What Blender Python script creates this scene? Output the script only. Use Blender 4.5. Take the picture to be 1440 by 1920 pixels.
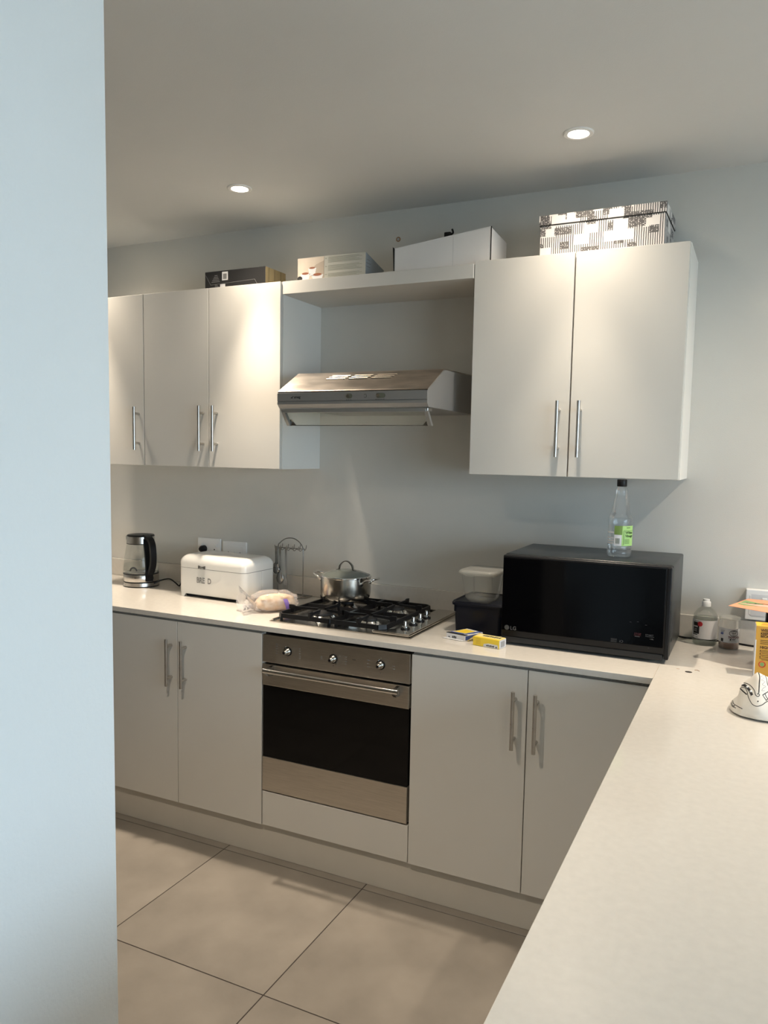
import bpy, bmesh, math, random
from mathutils import Vector, Matrix, noise
from mathutils.bvhtree import BVHTree
for o in list(bpy.data.objects): bpy.data.objects.remove(o)
S = bpy.context.scene
COL = S.collection
PI = math.pi
rnd = random.Random(7)

# ------------------------------------------------------------------ camera
ROLL, YAW, PITCH, FPX = 0.0182, 0.4465, -0.0921, 1455.4
cam_d = bpy.data.cameras.new('camera'); cam = bpy.data.objects.new('camera', cam_d); COL.objects.link(cam)
_f = Vector((-math.sin(YAW)*math.cos(PITCH), math.cos(YAW)*math.cos(PITCH), math.sin(PITCH)))
_r0 = Vector((math.cos(YAW), math.sin(YAW), 0)); _u0 = _r0.cross(_f)
_r = _r0*math.cos(ROLL) + _u0*math.sin(ROLL); _u = -_r0*math.sin(ROLL) + _u0*math.cos(ROLL)
_m = Matrix((_r, _u, -_f)).transposed().to_4x4(); _m.translation = Vector((1.6181, -2.9517, 1.5308))
cam.matrix_world = _m
cam_d.sensor_width = 36; cam_d.lens = FPX/1920*36
cam_d.shift_x = (720-722.36)/1920; cam_d.shift_y = (985.5-960)/1920
cam_d.clip_start = 0.02
S.camera = cam
# ------------------------------------------------------------------ world, exposure, daylight
W = bpy.data.worlds.new('daylight_sky'); S.world = W; W.use_nodes = True
bg = W.node_tree.nodes['Background']; bg.inputs[0].default_value = (0.66, 0.84, 1.0, 1); bg.inputs[1].default_value = 4.2
S.view_settings.view_transform = 'Standard'; S.view_settings.look = 'None'
S.view_settings.gamma = 1; S.view_settings.use_curve_mapping = False
S.view_settings.exposure = 1.08
LAMP_W = 31.0
LAMP_COL = (1.0, 0.85, 0.68)
WIN = (-4.9, -1.3, 0.25, 2.25)          # window in the right wall: y0, y1, z0, z1
RX = 4.6                                 # inner face of the right wall
pl = bpy.data.lights.new('window_portal', 'AREA'); pl.shape = 'RECTANGLE'; pl.size = WIN[3]-WIN[2]; pl.size_y = WIN[1]-WIN[0]
pl.cycles.is_portal = True
po = bpy.data.objects.new('window_portal', pl); COL.objects.link(po)
po.location = (RX+0.16, (WIN[0]+WIN[1])/2, (WIN[2]+WIN[3])/2); po.rotation_euler = (0, PI/2, 0)

# ------------------------------------------------------------------ materials
def mat(name, col, rough=0.5, metal=0.0, var=0.0, vscale=8, bump=0.0, bscale=200, spec=0.5, aniso=None, coat=0, alpha=1, trans=0, ior=1.45, emit=None, estr=0, col2=None):
    m = bpy.data.materials.new(name); m.use_nodes = True
    nt = m.node_tree; b = nt.nodes['Principled BSDF']
    c = (*col, 1)
    b.inputs['Base Color'].default_value = c
    b.inputs['Roughness'].default_value = rough; b.inputs['Metallic'].default_value = metal
    b.inputs['Specular IOR Level'].default_value = spec
    b.inputs['Coat Weight'].default_value = coat
    b.inputs['Alpha'].default_value = alpha
    b.inputs['Transmission Weight'].default_value = trans; b.inputs['IOR'].default_value = ior
    if emit: b.inputs['Emission Color'].default_value = (*emit, 1); b.inputs['Emission Strength'].default_value = estr
    tc = nt.nodes.new('ShaderNodeTexCoord'); mp = nt.nodes.new('ShaderNodeMapping')
    nt.links.new(tc.outputs['Object'], mp.inputs[0])
    if aniso: mp.inputs['Scale'].default_value = aniso
    n = nt.nodes.new('ShaderNodeTexNoise'); n.inputs['Scale'].default_value = vscale; n.inputs['Detail'].default_value = 5
    nt.links.new(mp.outputs[0], n.inputs['Vector'])
    if var > 0 or col2:
        r = nt.nodes.new('ShaderNodeMix'); r.data_type = 'RGBA'
        mr = nt.nodes.new('ShaderNodeMapRange'); mr.inputs[1].default_value = .3; mr.inputs[2].default_value = .7
        nt.links.new(n.outputs[0], mr.inputs[0]); nt.links.new(mr.outputs[0], r.inputs[0])
        lo = tuple(max(0, x*(1-var)) for x in col); hi = col2 if col2 else tuple(min(1, x*(1+var)) for x in col)
        r.inputs[6].default_value = (*lo, 1); r.inputs[7].default_value = (*hi, 1)
        nt.links.new(r.outputs[2], b.inputs['Base Color'])
        rr = nt.nodes.new('ShaderNodeMapRange'); rr.inputs[3].default_value = rough*.88; rr.inputs[4].default_value = min(1, rough*1.15)
        nt.links.new(n.outputs[0], rr.inputs[0]); nt.links.new(rr.outputs[0], b.inputs['Roughness'])
    if bump > 0:
        n2 = nt.nodes.new('ShaderNodeTexNoise'); n2.inputs['Scale'].default_value = bscale; n2.inputs['Detail'].default_value = 4
        nt.links.new(mp.outputs[0], n2.inputs['Vector'])
        bp = nt.nodes.new('ShaderNodeBump'); bp.inputs['Strength'].default_value = bump; bp.inputs['Distance'].default_value = 0.002
        nt.links.new(n2.outputs[0], bp.inputs['Height']); nt.links.new(bp.outputs[0], b.inputs['Normal'])
    return m

def clear(name, tint=(1, 1, 1), haze=0.06, hazecol=(1, 1, 1), rough=0.03, f0=1.45, bump=0, bscale=30, cap=.22):
    """thin clear wall: transparent + fresnel gloss + a little milky diffuse"""
    m = bpy.data.materials.new(name); m.use_nodes = True; nt = m.node_tree
    for n in list(nt.nodes):
        if n.type != 'OUTPUT_MATERIAL': nt.nodes.remove(n)
    out = [n for n in nt.nodes if n.type == 'OUTPUT_MATERIAL'][0]
    t = nt.nodes.new('ShaderNodeBsdfTransparent'); t.inputs[0].default_value = (*tint, 1)
    g = nt.nodes.new('ShaderNodeBsdfGlossy'); g.inputs['Roughness'].default_value = rough
    d = nt.nodes.new('ShaderNodeBsdfDiffuse'); d.inputs[0].default_value = (*hazecol, 1)
    fr = nt.nodes.new('ShaderNodeFresnel'); fr.inputs[0].default_value = f0
    a = nt.nodes.new('ShaderNodeMixShader'); a.inputs[0].default_value = haze
    b = nt.nodes.new('ShaderNodeMixShader')
    nt.links.new(t.outputs[0], a.inputs[1]); nt.links.new(d.outputs[0], a.inputs[2])
    cp = nt.nodes.new('ShaderNodeMath'); cp.operation = 'MINIMUM'; cp.inputs[1].default_value = cap
    nt.links.new(fr.outputs[0], cp.inputs[0]); nt.links.new(cp.outputs[0], b.inputs[0]); nt.links.new(a.outputs[0], b.inputs[1]); nt.links.new(g.outputs[0], b.inputs[2])
    nt.links.new(b.outputs[0], out.inputs[0])
    if bump:
        tc = nt.nodes.new('ShaderNodeTexCoord'); n2 = nt.nodes.new('ShaderNodeTexNoise'); n2.inputs['Scale'].default_value = bscale
        nt.links.new(tc.outputs['Object'], n2.inputs['Vector'])
        bp = nt.nodes.new('ShaderNodeBump'); bp.inputs['Strength'].default_value = bump; bp.inputs['Distance'].default_value = .006
        nt.links.new(n2.outputs[0], bp.inputs['Height'])
        for q in (g, d, fr): nt.links.new(bp.outputs[0], q.inputs['Normal'])
    return m

M = dict(
    louvre=mat('louvre_steel', (.66, .58, .47), .35, .7),
    hobsteel=mat('hob_steel', (.66, .63, .58), .2, 1, var=.05),
    mwglass=mat('microwave_glass', (.002, .002, .0025), .07, spec=.14),
    wall=mat('wall_paint', (.62, .61, .57), .75, var=.03, vscale=3, bump=.25, bscale=350),
    wall_near=mat('white_wall_paint', (.74, .75, .74), .7, var=.02, vscale=2, bump=.35, bscale=160),
    ceil=mat('ceiling_paint', (.665, .675, .67), .85, var=.02, vscale=2, bump=.15, bscale=300),
    cab=mat('cabinet_paint', (.625, .61, .57), .42, var=.012, vscale=5, bump=.04, bscale=500),
    carc=mat('carcass_melamine', (.76, .75, .71), .45, var=.01),
    plinth=mat('plinth_board', (.56, .53, .47), .5, var=.03),
    stone=mat('quartz_worktop', (.62, .59, .54), .09, var=.03, vscale=60, bump=.02, bscale=600),
    tile=mat('floor_tile', (.235, .21, .18), .42, var=.15, vscale=5, bump=.08, bscale=90),
    grout=mat('grout', (.05, .04, .035), .9),
    steel=mat('brushed_steel', (.60, .565, .51), .30, 1, var=.10, vscale=14, aniso=(1, 40, 40), bump=.03),
    steelv=mat('handle_steel', (.55, .53, .50), .28, 1, var=.08, vscale=30),
    chrome=mat('chrome', (.78, .77, .75), .10, 1),
    chromed=mat('chrome_dark', (.36, .35, .34), .25, 1),
    hoodgrey=mat('hood_grey_enamel', (.30, .295, .285), .38, .4, var=.03),
    hoodtop=mat('hood_smudged_steel', (.52, .46, .40), .33, 1, var=.22, vscale=9, aniso=(1, 3, 3)),
    black=mat('black_plastic', (.008, .008, .009), .35, spec=.3),
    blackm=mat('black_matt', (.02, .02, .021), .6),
    bglass=mat('black_glass', (.003, .003, .0035), .06, spec=.3),
    mwtop=mat('dark_grey_enamel', (.017, .020, .022), .32, .05, spec=.4),
    iron=mat('cast_iron', (.009, .009, .010), .42, bump=.2, bscale=400, spec=.35),
    white=mat('white_enamel', (.78, .77, .735), .22, var=.01, coat=.3),
    whitep=mat('white_plastic', (.84, .84, .83), .35),
    greyp=mat('grey_plastic', (.40, .40, .39), .45),
    navy=mat('navy_plastic', (.004, .006, .014), .35, spec=.22),
    paperw=mat('white_card', (.74, .72, .70), .65, var=.03, bump=.05, bscale=80),
    blackcard=mat('black_card', (.022, .022, .023), .45, var=.15),
    olive=mat('olive_card', (.27, .21, .11), .6, var=.2, vscale=12),
    lens=mat('lamp_lens', (1, 1, 1), .4, emit=(1, .88, .68), estr=22),
    ink=mat('black_ink', (.012, .012, .014), .6),
    inkgrey=mat('grey_ink', (.22, .22, .22), .6), mwink=mat('dim_panel_ink', (.055, .055, .058), .5),
    silverink=mat('silver_ink', (.11, .11, .115), .5),
    redink=mat('red_ink', (.55, .03, .04), .5),
    redink2=mat('dark_red_ink', (.12, .03, .035), .5),
    blueink=mat('blue_ink', (.03, .07, .28), .5),
    green=mat('green_label', (.42, .68, .22), .5),
    dgreen=mat('dark_green_label', (.19, .30, .08), .5),
    lgrey=mat('pale_label', (.70, .70, .71), .55),
    yellow=mat('yellow_card', (.86, .62, .05), .45),
    pyellow=mat('pale_yellow_card', (.80, .68, .30), .5),
    orange=mat('amber_card', (.62, .33, .05), .5, var=.06),
    ycard=mat('bright_amber_card', (.88, .55, .07), .5),
    coral=mat('coral_paper', (.85, .36, .20), .55),
    leaf=mat('green_print', (.22, .36, .14), .55),
    pink=mat('pink_print', (.90, .50, .40), .55),
    purple=mat('purple_tag', (.27, .18, .55), .4),
    bread=mat('bread', (.66, .38, .16), .9, bump=.8, bscale=60, vscale=30, col2=(.88, .74, .54)),
    cloth=mat('white_cloth', (.78, .74, .67), .85, var=.03, bump=.15, bscale=120),
    glass=clear('kettle_glass', (.97, .98, .97), .03, f0=1.4),
    water=clear('water', (.96, .98, .97), .02, f0=1.2),
    pet=clear('clear_bottle_plastic', (.975, .985, .99), .035, (.85, .9, .95), .04, 1.5, bump=.3, bscale=45, cap=.4),
    tub=clear('frosted_tub_plastic', (.97, .975, .97), .11, (.70, .71, .68), .12, 1.45, cap=.3),
    tublid=clear('frosted_lid_plastic', (.95, .95, .93), .34, (.60, .60, .56), .2, 1.45, cap=.3),
    bag=clear('bag_film', (.98, .97, .98), .20, (.95, .92, .92), .10, 1.5, bump=1.0, bscale=38, cap=.6),
    visor=clear('visor_glass', (.86, .88, .86), .015, (.5, .5, .5), .06, 1.3, cap=.06),
    pane=clear('window_glass', (.97, .98, .98), 0, f0=1.3),
    lidglass=mat('pot_lid_glass', (.13, .145, .13), .10, .1, spec=.6),
    coins=mat('jar_contents', (.16, .08, .05), .6, bump=1, bscale=60, col2=(.35, .19, .12)),
    gap=mat('dark_gap', (.02, .018, .016), .9),
    ground=mat('outdoor_paving', (.42, .40, .36), .9, var=.1),
    rust=mat('wall_plug_brown', (.30, .16, .07), .7),
    seam=mat('worktop_joint', (.50, .46, .40), .5),
)

def node_mat_pattern():
    """hand-brushed black on white pattern of stripes and blocks for the storage box"""
    m = bpy.data.materials.new('brushed_block_pattern'); m.use_nodes = True; nt = m.node_tree; b = nt.nodes['Principled BSDF']
    b.inputs['Roughness'].default_value = .6
    N = nt.nodes.new; L = nt.links.new
    tc = N('ShaderNodeTexCoord'); sp = N('ShaderNodeSeparateXYZ'); L(tc.outputs['Object'], sp.inputs[0])
    def mth(op, a, bb=None, c=None):
        n = N('ShaderNodeMath'); n.operation = op
        for i, v in enumerate((a, bb, c)):
            if v is None: continue
            if isinstance(v, (int, float)): n.inputs[i].default_value = v
            else: L(v, n.inputs[i])
        return n.outputs[0]
    hz = mth('ADD', sp.outputs[0], sp.outputs[1])
    z = sp.outputs[2]
    def cell(sx, sz, off):
        c = N('ShaderNodeCombineXYZ')
        row = mth('FLOOR', mth('DIVIDE', z, sz)); sh = mth('MULTIPLY', row, .37*sx)
        L(mth('FLOOR', mth('DIVIDE', mth('ADD', hz, sh), sx)), c.inputs[0]); L(row, c.inputs[1]); c.inputs[2].default_value = off
        w = N('ShaderNodeTexWhiteNoise'); w.noise_dimensions = '3D'; L(c.outputs[0], w.inputs['Vector']); return w.outputs[0]
    c1 = cell(.048, .034, 1.3); c2 = cell(.030, .024, 5.1)
    dn = N('ShaderNodeTexNoise'); dn.inputs['Scale'].default_value = 60; L(tc.outputs['Object'], dn.inputs['Vector'])
    jit = mth('MULTIPLY', mth('SUBTRACT', dn.outputs[0], .5), .0022)
    st = mth('GREATER_THAN', mth('FRACT', mth('DIVIDE', mth('ADD', hz, jit), .0072)), .55)
    sk = N('ShaderNodeTexNoise'); sk.inputs['Scale'].default_value = 260; L(tc.outputs['Object'], sk.inputs['Vector'])
    blot = mth('GREATER_THAN', sk.outputs[0], .43)
    isS = mth('LESS_THAN', c1, .60); isB = mth('LESS_THAN', c2, .27)
    k = mth('MAXIMUM', mth('MULTIPLY', isS, st), mth('MULTIPLY', isB, blot))
    k = mth('MULTIPLY', k, mth('LESS_THAN', c1, .86))
    mx = N('ShaderNodeMix'); mx.data_type = 'RGBA'; L(k, mx.inputs[0])
    mx.inputs[6].default_value = (.82, .78, .75, 1); mx.inputs[7].default_value = (.10, .095, .095, 1)
    L(mx.outputs[2], b.inputs['Base Color']); return m
M['pattern'] = node_mat_pattern()

# ------------------------------------------------------------------ helpers
class B:
    def __init__(s): s.bm = bmesh.new()
    def box(s, lo, hi, bev=0.0, seg=2):
        bm = bmesh.new(); r = bmesh.ops.create_cube(bm, size=1)
        for v in bm.verts: v.co = Vector([lo[i]+(v.co[i]+.5)*(hi[i]-lo[i]) for i in range(3)])
        if bev: bmesh.ops.bevel(bm, geom=bm.edges[:], offset=bev, segments=seg, affect='EDGES', profile=.5)
        return s._add(bm)
    def _add(s, bm, mtx=None):
        if mtx: bmesh.ops.transform(bm, matrix=mtx, verts=bm.verts)
        me = bpy.data.meshes.new('t'); bm.to_mesh(me); bm.free(); s.bm.from_mesh(me); bpy.data.meshes.remove(me); return s
    def cyl(s, p0, p1, r, seg=20, r2=None, cap=True):
        p0, p1 = Vector(p0), Vector(p1); d = p1-p0; bm = bmesh.new()
        bmesh.ops.create_cone(bm, cap_ends=cap, segments=seg, radius1=r, radius2=r if r2 is None else r2, depth=d.length)
        q = d.to_track_quat('Z', 'Y').to_matrix().to_4x4(); q.translation = (p0+p1)/2
        return s._add(bm, q)
    def lathe(s, prof, c=(0, 0, 0), seg=40, a0=0, a1=2*PI, sx=1, sy=1):
        full = abs(a1-a0-2*PI) < 1e-6; n = seg if full else seg+1; rows = []
        bm = s.bm
        for r, z in prof:
            if r < 1e-6: rows.append([bm.verts.new((c[0], c[1], c[2]+z))]); continue
            rows.append([bm.verts.new((c[0]+sx*r*math.cos(a0+(a1-a0)*k/seg), c[1]+sy*r*math.sin(a0+(a1-a0)*k/seg), c[2]+z)) for k in range(n)])
        for a, b in zip(rows, rows[1:]):
            for k in range(seg):
                k2 = (k+1) % n if full else k+1
                q = [a[k] if len(a) > 1 else a[0], a[k2] if len(a) > 1 else a[0], b[k2] if len(b) > 1 else b[0], b[k] if len(b) > 1 else b[0]]
                u = []
                [u.append(x) for x in q if x not in u]
                if len(u) > 2:
                    try: bm.faces.new(u)
                    except ValueError: pass
        return s
    def tube(s, pts, r, seg=10, smooth=6, closed=False):
        P = [Vector(p) for p in pts]
        if smooth and len(P) > 2: P = catmull(P, smooth, closed)
        bm = s.bm; rings = []; up = None; n = len(P)
        for i, p in enumerate(P):
            t = ((P[(i+1) % n]-P[i-1]) if closed else (P[min(i+1, n-1)]-P[max(i-1, 0)])).normalized()
            if up is None: up = t.orthogonal().normalized()
            up = (up - t*up.dot(t)); up = up.normalized() if up.length > 1e-6 else t.orthogonal().normalized()
            w = t.cross(up); rr = r(i/(n-1)) if callable(r) else r
            rings.append([bm.verts.new(p + (up*math.cos(2*PI*k/seg)+w*math.sin(2*PI*k/seg))*rr) for k in range(seg)])
        for i in range(n if closed else n-1):
            a, b = rings[i], rings[(i+1) % n]
            for k in range(seg): bm.faces.new((a[k], a[(k+1) % seg], b[(k+1) % seg], b[k]))
        if not closed:
            bm.faces.new(rings[0][::-1]); bm.faces.new(rings[-1])
        return s
    def prism(s, poly, axis, a, b, bev=0):
        """poly: 2-D points in the plane of the other two axes (in x,y,z order)"""
        bm = bmesh.new()
        def mk(p, t):
            q = list(p); q.insert(axis, t); return bm.verts.new(q)
        A = [mk(p, a) for p in poly]; C = [mk(p, b) for p in poly]
        bm.faces.new(A[::-1]); bm.faces.new(C)
        for i in range(len(poly)): j = (i+1) % len(poly); bm.faces.new((A[i], A[j], C[j], C[i]))
        bmesh.ops.recalc_face_normals(bm, faces=bm.faces)
        if bev: bmesh.ops.bevel(bm, geom=bm.edges[:], offset=bev, segments=2, affect='EDGES')
        return s._add(bm)
    def xf(s, mtx): bmesh.ops.transform(s.bm, matrix=mtx, verts=s.bm.verts); return s
    def build(s, name, m, parent=None, loc=(0, 0, 0), rz=0, smooth=False, recalc=True, shift=None):
        if shift is not None: bmesh.ops.translate(s.bm, vec=-Vector(shift), verts=s.bm.verts)
        if recalc: bmesh.ops.recalc_face_normals(s.bm, faces=s.bm.faces)
        me = bpy.data.meshes.new(name); s.bm.to_mesh(me); s.bm.free()
        for x in (m if isinstance(m, (list, tuple)) else [m]): me.materials.append(M[x] if isinstance(x, str) else x)
        if smooth:
            for p in me.polygons: p.use_smooth = True
            try: me.set_sharp_from_angle(angle=math.radians(smooth if smooth > 1 else 40))
            except Exception: pass
        o = bpy.data.objects.new(name, me); COL.objects.link(o)
        o.location = loc; o.rotation_euler = (0, 0, rz)
        if parent: o.parent = parent
        return o

def catmull(P, k, closed=False):
    out = []; n = len(P)
    for i in range(n if closed else n-1):
        p0 = P[(i-1) % n] if closed or i > 0 else P[0]*2-P[1]
        p1, p2 = P[i], P[(i+1) % n]
        p3 = P[(i+2) % n] if closed or i+2 < n else P[-1]*2-P[-2]
        for j in range(k):
            t = j/k
            out.append(.5*((2*p1)+(p2-p0)*t+(2*p0-5*p1+4*p2-p3)*t*t+(3*p1-p0-3*p2+p3)*t**3))
    if not closed: out.append(P[-1])
    return out

def thing(name, label, cat, loc=(0, 0, 0), rz=0, group=None):
    o = bpy.data.objects.new(name, None); COL.objects.link(o); o.empty_display_size = .05
    o.location = loc; o.rotation_euler = (0, 0, rz); o['label'] = label; o['category'] = cat
    if group: o['group'] = group
    return o
def tag(o, label, cat, group=None):
    o['label'] = label; o['category'] = cat
    if group: o['group'] = group
    return o
def struct(o): o['kind'] = 'structure'; return o
def dup(o, parent=None, **kw):
    c = o.copy(); COL.objects.link(c); c.parent = parent
    for k, v in kw.items(): setattr(c, k, v)
    for ch in list(o.children): dup(ch, c)
    return c

def text_mesh(body, size, offset=0.0, sx=1.0, align='LEFT'):
    cu = bpy.data.curves.new('t', 'FONT'); cu.body = body; cu.size = size; cu.offset = offset; cu.resolution_u = 3
    cu.align_x = align
    o = bpy.data.objects.new('t', cu); COL.objects.link(o)
    dg = bpy.context.evaluated_depsgraph_get(); me = bpy.data.meshes.new_from_object(o.evaluated_get(dg))
    bpy.data.objects.remove(o)
    for v in me.vertices: v.co.x *= sx
    return me
def add_text(b, body, size, x, z, y=0.0, offset=0.0, sx=1.0, cyl=None, align='LEFT'):
    """writes in the x-z plane facing -y at depth y; with cyl=(cx,cy,r) wraps it round a vertical cylinder, x being an angle there"""
    me = text_mesh(body, size, offset, sx, align)
    bm = bmesh.new(); bm.from_mesh(me); bpy.data.meshes.remove(me)
    if cyl:
        bmesh.ops.subdivide_edges(bm, edges=[e for e in bm.edges if e.calc_length() > cyl[2]*.2], cuts=2)
        bmesh.ops.triangulate(bm, faces=bm.faces)
        for v in bm.verts:
            a = x + v.co.x/cyl[2]; v.co = Vector((cyl[0]+cyl[2]*math.cos(a), cyl[1]+cyl[2]*math.sin(a), z+v.co.y))
    else:
        for v in bm.verts: v.co = Vector((x+v.co.x, y, z+v.co.y))
    return b._add(bm)
def flat(b, x0, x1, z0, z1, y):
    """thin printed patch facing -y"""
    return b.box((x0, y-.0002, z0), (x1, y+.0001, z1))
def arc(b, c, r, a0, a1, z0, z1, seg=14):
    """patch wrapped round a cylinder, degrees"""
    return b.lathe([(r, z0), (r, z1)], c, seg, math.radians(a0), math.radians(a1))

# ------------------------------------------------------------------ dimensions from the survey of the photograph
ZC = 0.894; YC = -0.615; TC = 0.020; ZCE = 2.518
YD = -0.604; ZPB = 0.126; XP = 1.373
LX = -2.0; RY = -5.5

# ------------------------------------------------------------------ structure
fl = struct(B().box((LX, RY, -.12), (RX, 0, -.002)).build('floor', 'grout'))
xs = [LX]; k = math.ceil((LX+.1625)/.6)
while -.1625+.6*k < RX-.02: xs.append(-.1625+.6*k); k += 1
xs.append(RX)
ys = [0, -.6225]
while ys[-1]-.606 > RY+.02: ys.append(ys[-1]-.606)
ys.append(RY)
shared = {}
for i in range(len(xs)-1):
    for j in range(len(ys)-1):
        w, d = xs[i+1]-xs[i]-.0035, ys[j]-ys[j+1]-.0035
        key = (round(w, 3), round(d, 3)); c = ((xs[i]+xs[i+1])/2, (ys[j]+ys[j+1])/2, -.0019)
        if key not in shared:
            shared[key] = B().box((-w/2, -d/2, -.0), (w/2, d/2, .0019), .0006, 1).build('tile', 'tile', fl, c)
        else:
            t = shared[key].copy(); COL.objects.link(t); t.location = c
ce = B().box((LX-.15, RY-.15, ZCE), (RX+.2, .15, ZCE+.12)).build('ceiling', 'ceil'); struct(ce)
struct(B().box((LX-.15, 0, -.12), (RX+.2, .15, ZCE)).build('wall_back', 'wall'))
struct(B().box((LX-.15, RY, -.12), (LX, 0, ZCE)).build('wall_left', 'wall'))
struct(B().box((LX-.15, RY-.15, -.12), (RX+.2, RY, ZCE)).build('wall_rear', 'wall'))
struct(B().box((.595, RY, 0), (.716, -2.052, ZCE), .002, 2).build('wall_near', 'wall_near'))
y0, y1, z0, z1 = WIN
b = B(); b.box((RX, RY, -.12), (RX+.2, y0, ZCE)).box((RX, y1, -.12), (RX+.2, 0, ZCE)).box((RX, y0, -.12), (RX+.2, y1, z0)).box((RX, y0, z1), (RX+.2, y1, ZCE))
struct(b.build('wall_right', 'wall'))
wn = B()
for a, c in ((y0, y0+.06), (y1-.06, y1)): wn.box((RX+.06, a, z0), (RX+.12, c, z1))
for a, c in ((z0, z0+.06), (z1-.06, z1)): wn.box((RX+.06, y0+.06, a), (RX+.12, y1-.06, c))
for t in (1/3, 2/3): yy = y0+(y1-y0)*t; wn.box((RX+.06, yy-.03, z0+.06), (RX+.12, yy+.03, z1-.06))
wf = struct(wn.build('window_1', 'carc'))
for q in range(3):
    a = y0+(y1-y0)*q/3+.04; c = y0+(y1-y0)*(q+1)/3-.04
    B().box((RX+.085, a, z0+.05), (RX+.091, c, z1-.05)).build('pane', 'pane', wf)
struct(B().box((RX+.2, -14, -.2), (16, 6, -.1)).build('ground', 'ground'))

# ------------------------------------------------------------------ downlights (each with its own lamp)
def downlight(x, y, label, vis, power=LAMP_W, col=LAMP_COL, beam=2.3, flood=.15, spill=.30):
    t = thing('downlight', label, 'ceiling light', (x, y, ZCE), group='recessed downlights')
    B().lathe([(.030, -.002), (.033, -.0045), (.043, -.0045), (.0465, -.002), (.0465, 0.0), (.030, 0.0), (.030, -.002)], seg=40).build('trim_ring', 'whitep', t, smooth=30)
    B().lathe([(0, -.0022), (.022, -.0024), (.0299, -.0012), (.0299, -.0002), (0, -.0002)], seg=32).build('lens', 'lens', t, smooth=30)
    for nm, pw, ang in (('beam', power*beam, 46), ('flood', power*flood, 96), ('spill', power*spill, 150)):
        l = bpy.data.lights.new(nm, 'SPOT'); l.energy = pw; l.color = col; l.spot_size = math.radians(ang); l.spot_blend = 1.0
        l.shadow_soft_size = .028
        lo = bpy.data.objects.new(nm, l); COL.objects.link(lo); lo.parent = t; lo.location = (0, 0, -.012)
    return t
downlight(-.206, -.466, 'small round recessed downlight glowing above the left wall cabinets', 1, LAMP_W*1.0)
downlight(1.063, -.475, 'round recessed downlight glowing above the right wall cabinet and patterned box', 1, beam=.95, spill=.27)
downlight(-1.16, -.466, 'recessed downlight out of sight behind the near wall', 0)
downlight(2.33, -.475, 'recessed downlight beyond the right edge of the picture', 0, LAMP_W*2.0, beam=.1, flood=.45, spill=.55)
downlight(1.783, -1.45, 'recessed downlight over the white peninsula', 0, LAMP_W*.25, beam=.4, flood=.8, spill=.3)
downlight(.30, -1.92, 'added unseen fill lamp over the kitchen aisle, brightening the base cabinet doors', 0, LAMP_W*1.8, beam=.3, flood=1.0, spill=.35)  # extra lamp added out of view as fill for the base doors

# ------------------------------------------------------------------ cabinets
def handle(parent, loc):
    """vertical bar handle, 188 mm long with two posts; sits on the -y face of its door"""
    global HANDLE
    if HANDLE is None:
        b = B(); b.cyl((0, -.032, -.094), (0, -.032, .094), .0062, 18)
        for z in (-.064, .064): b.cyl((0, -.032, z), (0, 0, z), .0055, 12)
        HANDLE = b.build('handle', 'steelv', parent, loc, smooth=40)
        return HANDLE
    h = HANDLE.copy(); COL.objects.link(h); h.parent = parent; h.location = loc; return h
HANDLE = None
def cabinet(name, label, x0, x1, zb, zt, yback, yfront, doors, group, hz, gap=.003, dt=.018, rot=None):
    """doors: list of (x0,x1,handle x or None); yfront is the door face"""
    t = thing(name, label, 'cabinet', ((x0+x1)/2, yback, zb), group=group); O = Vector(t.location)
    yi = yfront+dt+.001; p = .016; c = B()
    c.box((x0, yi, zb), (x0+p, yback, zt), .0006, 1).box((x1-p, yi, zb), (x1, yback, zt), .0006, 1)
    c.box((x0+p, yi, zb), (x1-p, yback, zb+p)).box((x0+p, yi, zt-p), (x1-p, yback, zt)).box((x0+p, yback-.006, zb+p), (x1-p, yback, zt-p))
    c.build('carcass', 'carc', t, shift=O)
    if zt-zb > .6: B().box((x0+p, yi+.02, (zb+zt)/2), (x1-p, yback-.006, (zb+zt)/2+p)).build('shelf', 'carc', t, shift=O)
    for i, (a, bb, hx) in enumerate(doors):
        cx = (a+bb)/2
        d = B().box((a+gap/2-cx, -dt, zb+.001), (bb-gap/2-cx, 0, zt-.001), .0012, 2).build('door', 'cab', t, shift=(0, 0, zb), loc=(cx-O.x, yfront+dt-O.y, 0))
        if hx is not None: handle(d, (hx-cx, -dt, hz-zb))
    return t
ZU, ZUT = 1.463, 2.2004
G1 = 'cream wall cabinets on the back wall'
cabinet('wall_cabinet', 'cream two door wall cabinet under the black carton, two bar handles side by side', -.826, -.119, 1.461, ZUT, -.0, -.315, [(-.826, -.474, -.502), (-.474, -.119, -.431)], G1, 1.623)
cabinet('wall_cabinet', 'narrow cream wall cabinet at the far left, cut off by the near white wall', -1.18, -.8275, 1.461, ZUT, 0, -.315, [(-1.18, -.8275, -.856)], G1, 1.623)
cabinet('wall_cabinet', 'large cream wall cabinet with two doors under the patterned storage box', .676, 1.3884, ZU, 2.2106, 0, -.298, [(.676, 1.030, .994), (1.030, 1.3884, 1.066)], G1, 1.625, gap=.0045)
tag(B().box((-.1188, -.305, 2.1512), (.6756, -.0005, 2.2002), .0008, 1).build('bridging_shelf', 'cab'), 'thick cream shelf bridging the gap above the extractor hood', 'shelf')
G2 = 'cream base cabinets under the worktop'
ZB1 = ZC-TC-.004; zh = .702
cabinet('base_cabinet', 'cream two door base cabinet left of the oven, two bar handles at its centre', -.802, -.0015, ZPB, ZB1-.006, -.02, YD, [(-.802, -.4015, -.431), (-.4015, -.0015, -.359)], G2, zh)
cabinet('base_cabinet', 'cream two door base cabinet right of the oven, running into the peninsula corner', .6015, 1.40, ZPB, ZB1-.006, -.02, YD, [(.6015, 1.0009, .963), (1.0009, 1.40, 1.034)], G2, zh)
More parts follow.
